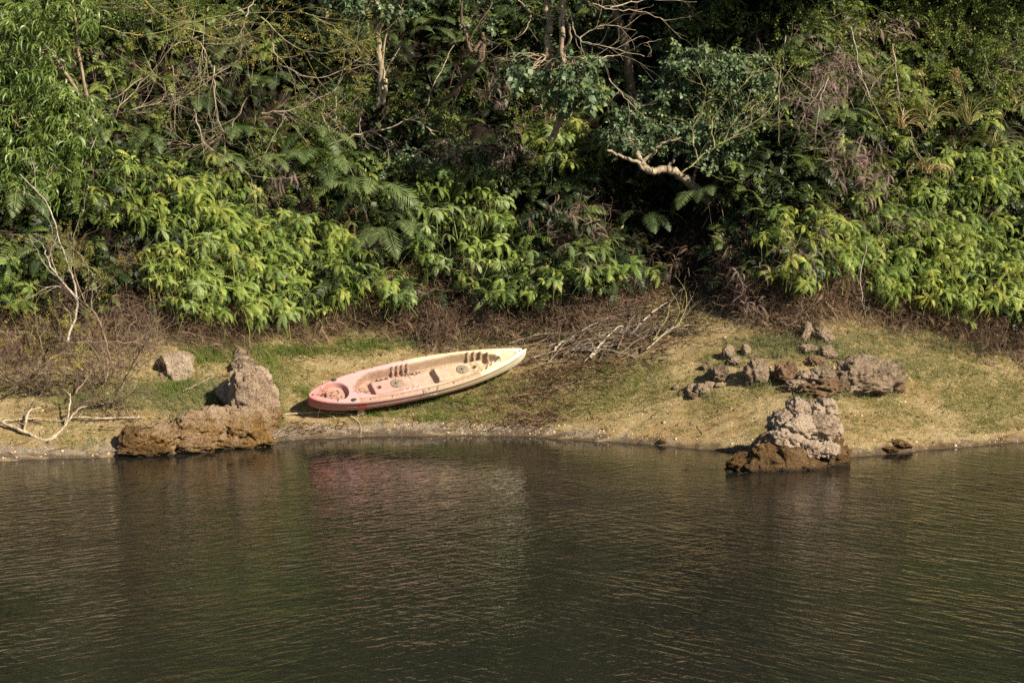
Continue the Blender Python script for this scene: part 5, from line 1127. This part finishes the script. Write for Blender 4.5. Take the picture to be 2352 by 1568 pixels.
for i in range(4):
    mb = MB(); rg = np.random.default_rng(720+i); leafq(mb, np.array([-.035, 0, 0.0]), [1, 0, .25], [0, 0, 1], .08, .028, rg.uniform(0, .3), .5); LL.append(mb.arrays())
stuff('leaf_litter', 'fallen dry leaves scattered on the bank', LL, np.stack([x, y, H(x, y)+.012], 1), rots(n, (0, .8), 0, 3), RNG.uniform(.4, 1.2, n), M['litter'], RNG.uniform(0, .8, n))
# pebbles and small clods
x, y = bankpts(14000, t0_=.01, t1_=3.2); t_ = y-shore(x); k = RNG.uniform(0, 1, len(x)) < np.where(t_ < .35, .8, .3); x, y = x[k], y[k]; n = len(x)
PB = []
V, F = ICO[3]
cube = np.array([[-1, -1, -.7], [1, -1, -.7], [1, 1, -.7], [-1, 1, -.7], [-1, -1, .7], [1, -1, .7], [1, 1, .7], [-1, 1, .7]], float); cf = np.array([[0, 1, 5, 4], [1, 2, 6, 5], [2, 3, 7, 6], [3, 0, 4, 7], [4, 5, 6, 7]])
for i in range(6):
    rg = np.random.default_rng(740+i); c = cube*rg.uniform(.6, 1.1, (8, 3)); c[4:] *= np.array([.65, .65, .8]); PB.append((c, cf, np.full(8, rg.uniform(0, .4))))
mpeb = leafmat('pebble_stone', [(0, (0.14, 0.10, 0.065)), (.5, (.34, .26, .17)), (1, (.55, .46, .35))], 0.0, .9, .1)
stuff('pebbles', 'pebbles and small clods along the bank', PB, np.stack([x, y, H(x, y)+.004], 1), rots(n, (0, .5), 0, 3), RNG.lognormal(-4.9, .5, n), mpeb)
# short grass
GT = [grass_tuft(760+i, 7, .06) for i in range(5)]; HB = [herb(780+i) for i in range(5)]
x, y = bankpts(170000, t0_=.06); w = spots(x, y, MOSS)+.06+.42*(fbm3(x*1.1, y*1.8, 0*x, 3, 77)+.2); t_ = y-shore(x); k = (RNG.uniform(0, 1, len(x)) < np.clip(w, .05, .9)) & (t_ > .25); x, y = x[k], y[k]; n = len(x)
stuff('short_grass', 'short sparse grass growing over the sandy bank', GT, np.stack([x, y, H(x, y)], 1), rots(n, (0, .3), 0, 3), RNG.uniform(.35, 1.05, n), M['blade'])
def herbs(name, label, L, k_, mat, sc):
    mp_ = []
    for cx, cy, rx, ry, q in L: mp_.append(hits(RNG.normal(cx, rx*.55, q*k_), np.minimum(RNG.normal(cy, ry*.55, q*k_), 985)))
    P = np.concatenate(mp_); n = len(P); stuff(name, label, HB+GT[:2], P, rots(n, (0, .25), 0, 3), RNG.uniform(*sc, n), mat)
herbs('low_herbs', 'pale grey green low herbs on the bank', [(420, 930, 90, 26, 60), (480, 895, 50, 40, 60), (960, 790, 110, 14, 60), (1800, 790, 110, 18, 80), (2000, 790, 180, 30, 110), (2250, 800, 110, 22, 80), (1780, 820, 120, 20, 50), (230, 925, 90, 20, 40), (1100, 790, 90, 12, 40), (1930, 825, 80, 20, 50), (340, 905, 60, 20, 40), (2080, 850, 130, 25, 50), (1980, 912, 70, 6, 20), (1850, 915, 60, 6, 16), (1740, 888, 30, 5, 10), (1610, 912, 40, 5, 10), (1680, 842, 40, 6, 12), (1000, 940, 120, 8, 20), (1880, 800, 40, 12, 24), (640, 900, 14, 40, 14)], 7, M['herb'], (.35, .85))
herbs('bright_herbs', 'fresh bright green herbs near the rocks and thatch', [(480, 820, 55, 24, 90), (670, 810, 110, 12, 80), (620, 830, 25, 40, 40), (850, 800, 90, 14, 50), (1290, 785, 40, 10, 26), (2280, 785, 90, 14, 50), (1040, 925, 90, 10, 26), (860, 955, 60, 6, 12), (700, 900, 20, 20, 10), (640, 960, 14, 30, 12), (400, 905, 40, 10, 16), (1200, 770, 40, 8, 20), (400, 890, 60, 12, 20), (1000, 965, 60, 8, 16), (1110, 870, 60, 20, 20)], 7, M['herb_g'], (.4, .95))
# dead leaves and mud inside the kayak
P, R, S = [], [], []
for uc, yc, su_, sy_, k in [(0.235, -0.05, .018, .09, 90), (0.07, 0.02, .018, .06, 60), (0.12, -.05, .02, .08, 30), (0.345, 0.19, .03, .02, 50), (0.47, 0.2, .025, .02, 50), (0.50, -0.21, .03, .02, 50), (0.245, -.1, .01, .06, 30), (.84, -.1, .02, .02, 14), (.62, -.2, .03, .02, 20)]:
    for i in range(k):
        u = uc+RNG.normal(0, su_); y_ = yc+RNG.normal(0, sy_)
        if abs(y_) < float(kb(u))-.07: P.append(kpt(u, y_, .008)); R.append(np.array(rotm(RNG.uniform(0, 6.28), RNG.uniform(0, .8), RNG.uniform(0, 6.28)))); S.append(RNG.uniform(.35, .95))
stuff('kayak_leaf_litter', 'dead leaves and mud lying inside the kayak', LL+TW[:2], np.array(P), np.array(R), np.array(S), M['litter'])
# pale dead leaf at the hull
b = hit(828, 955); mb = MB()
for s, (dx, dz) in enumerate([(0, .0), (.03, .0), (-.02, .03)]): leafq(mb, b+np.array([dx, -.03, .02]), [.15+dx*3, -.2, 1], [.2, -1, .2], .17-s*.03, .08, .1, .1, .4)
tag(mb.build('dry_leaf', plain('dry_leaf_skin', (.52, .42, .30), .8), None, loc=b), 'large curled pale dry leaf leaning on the pink hull below the sticker', 'leaf')
print('VERTS', sum(len(m_.vertices) for m_ in bpy.data.meshes))
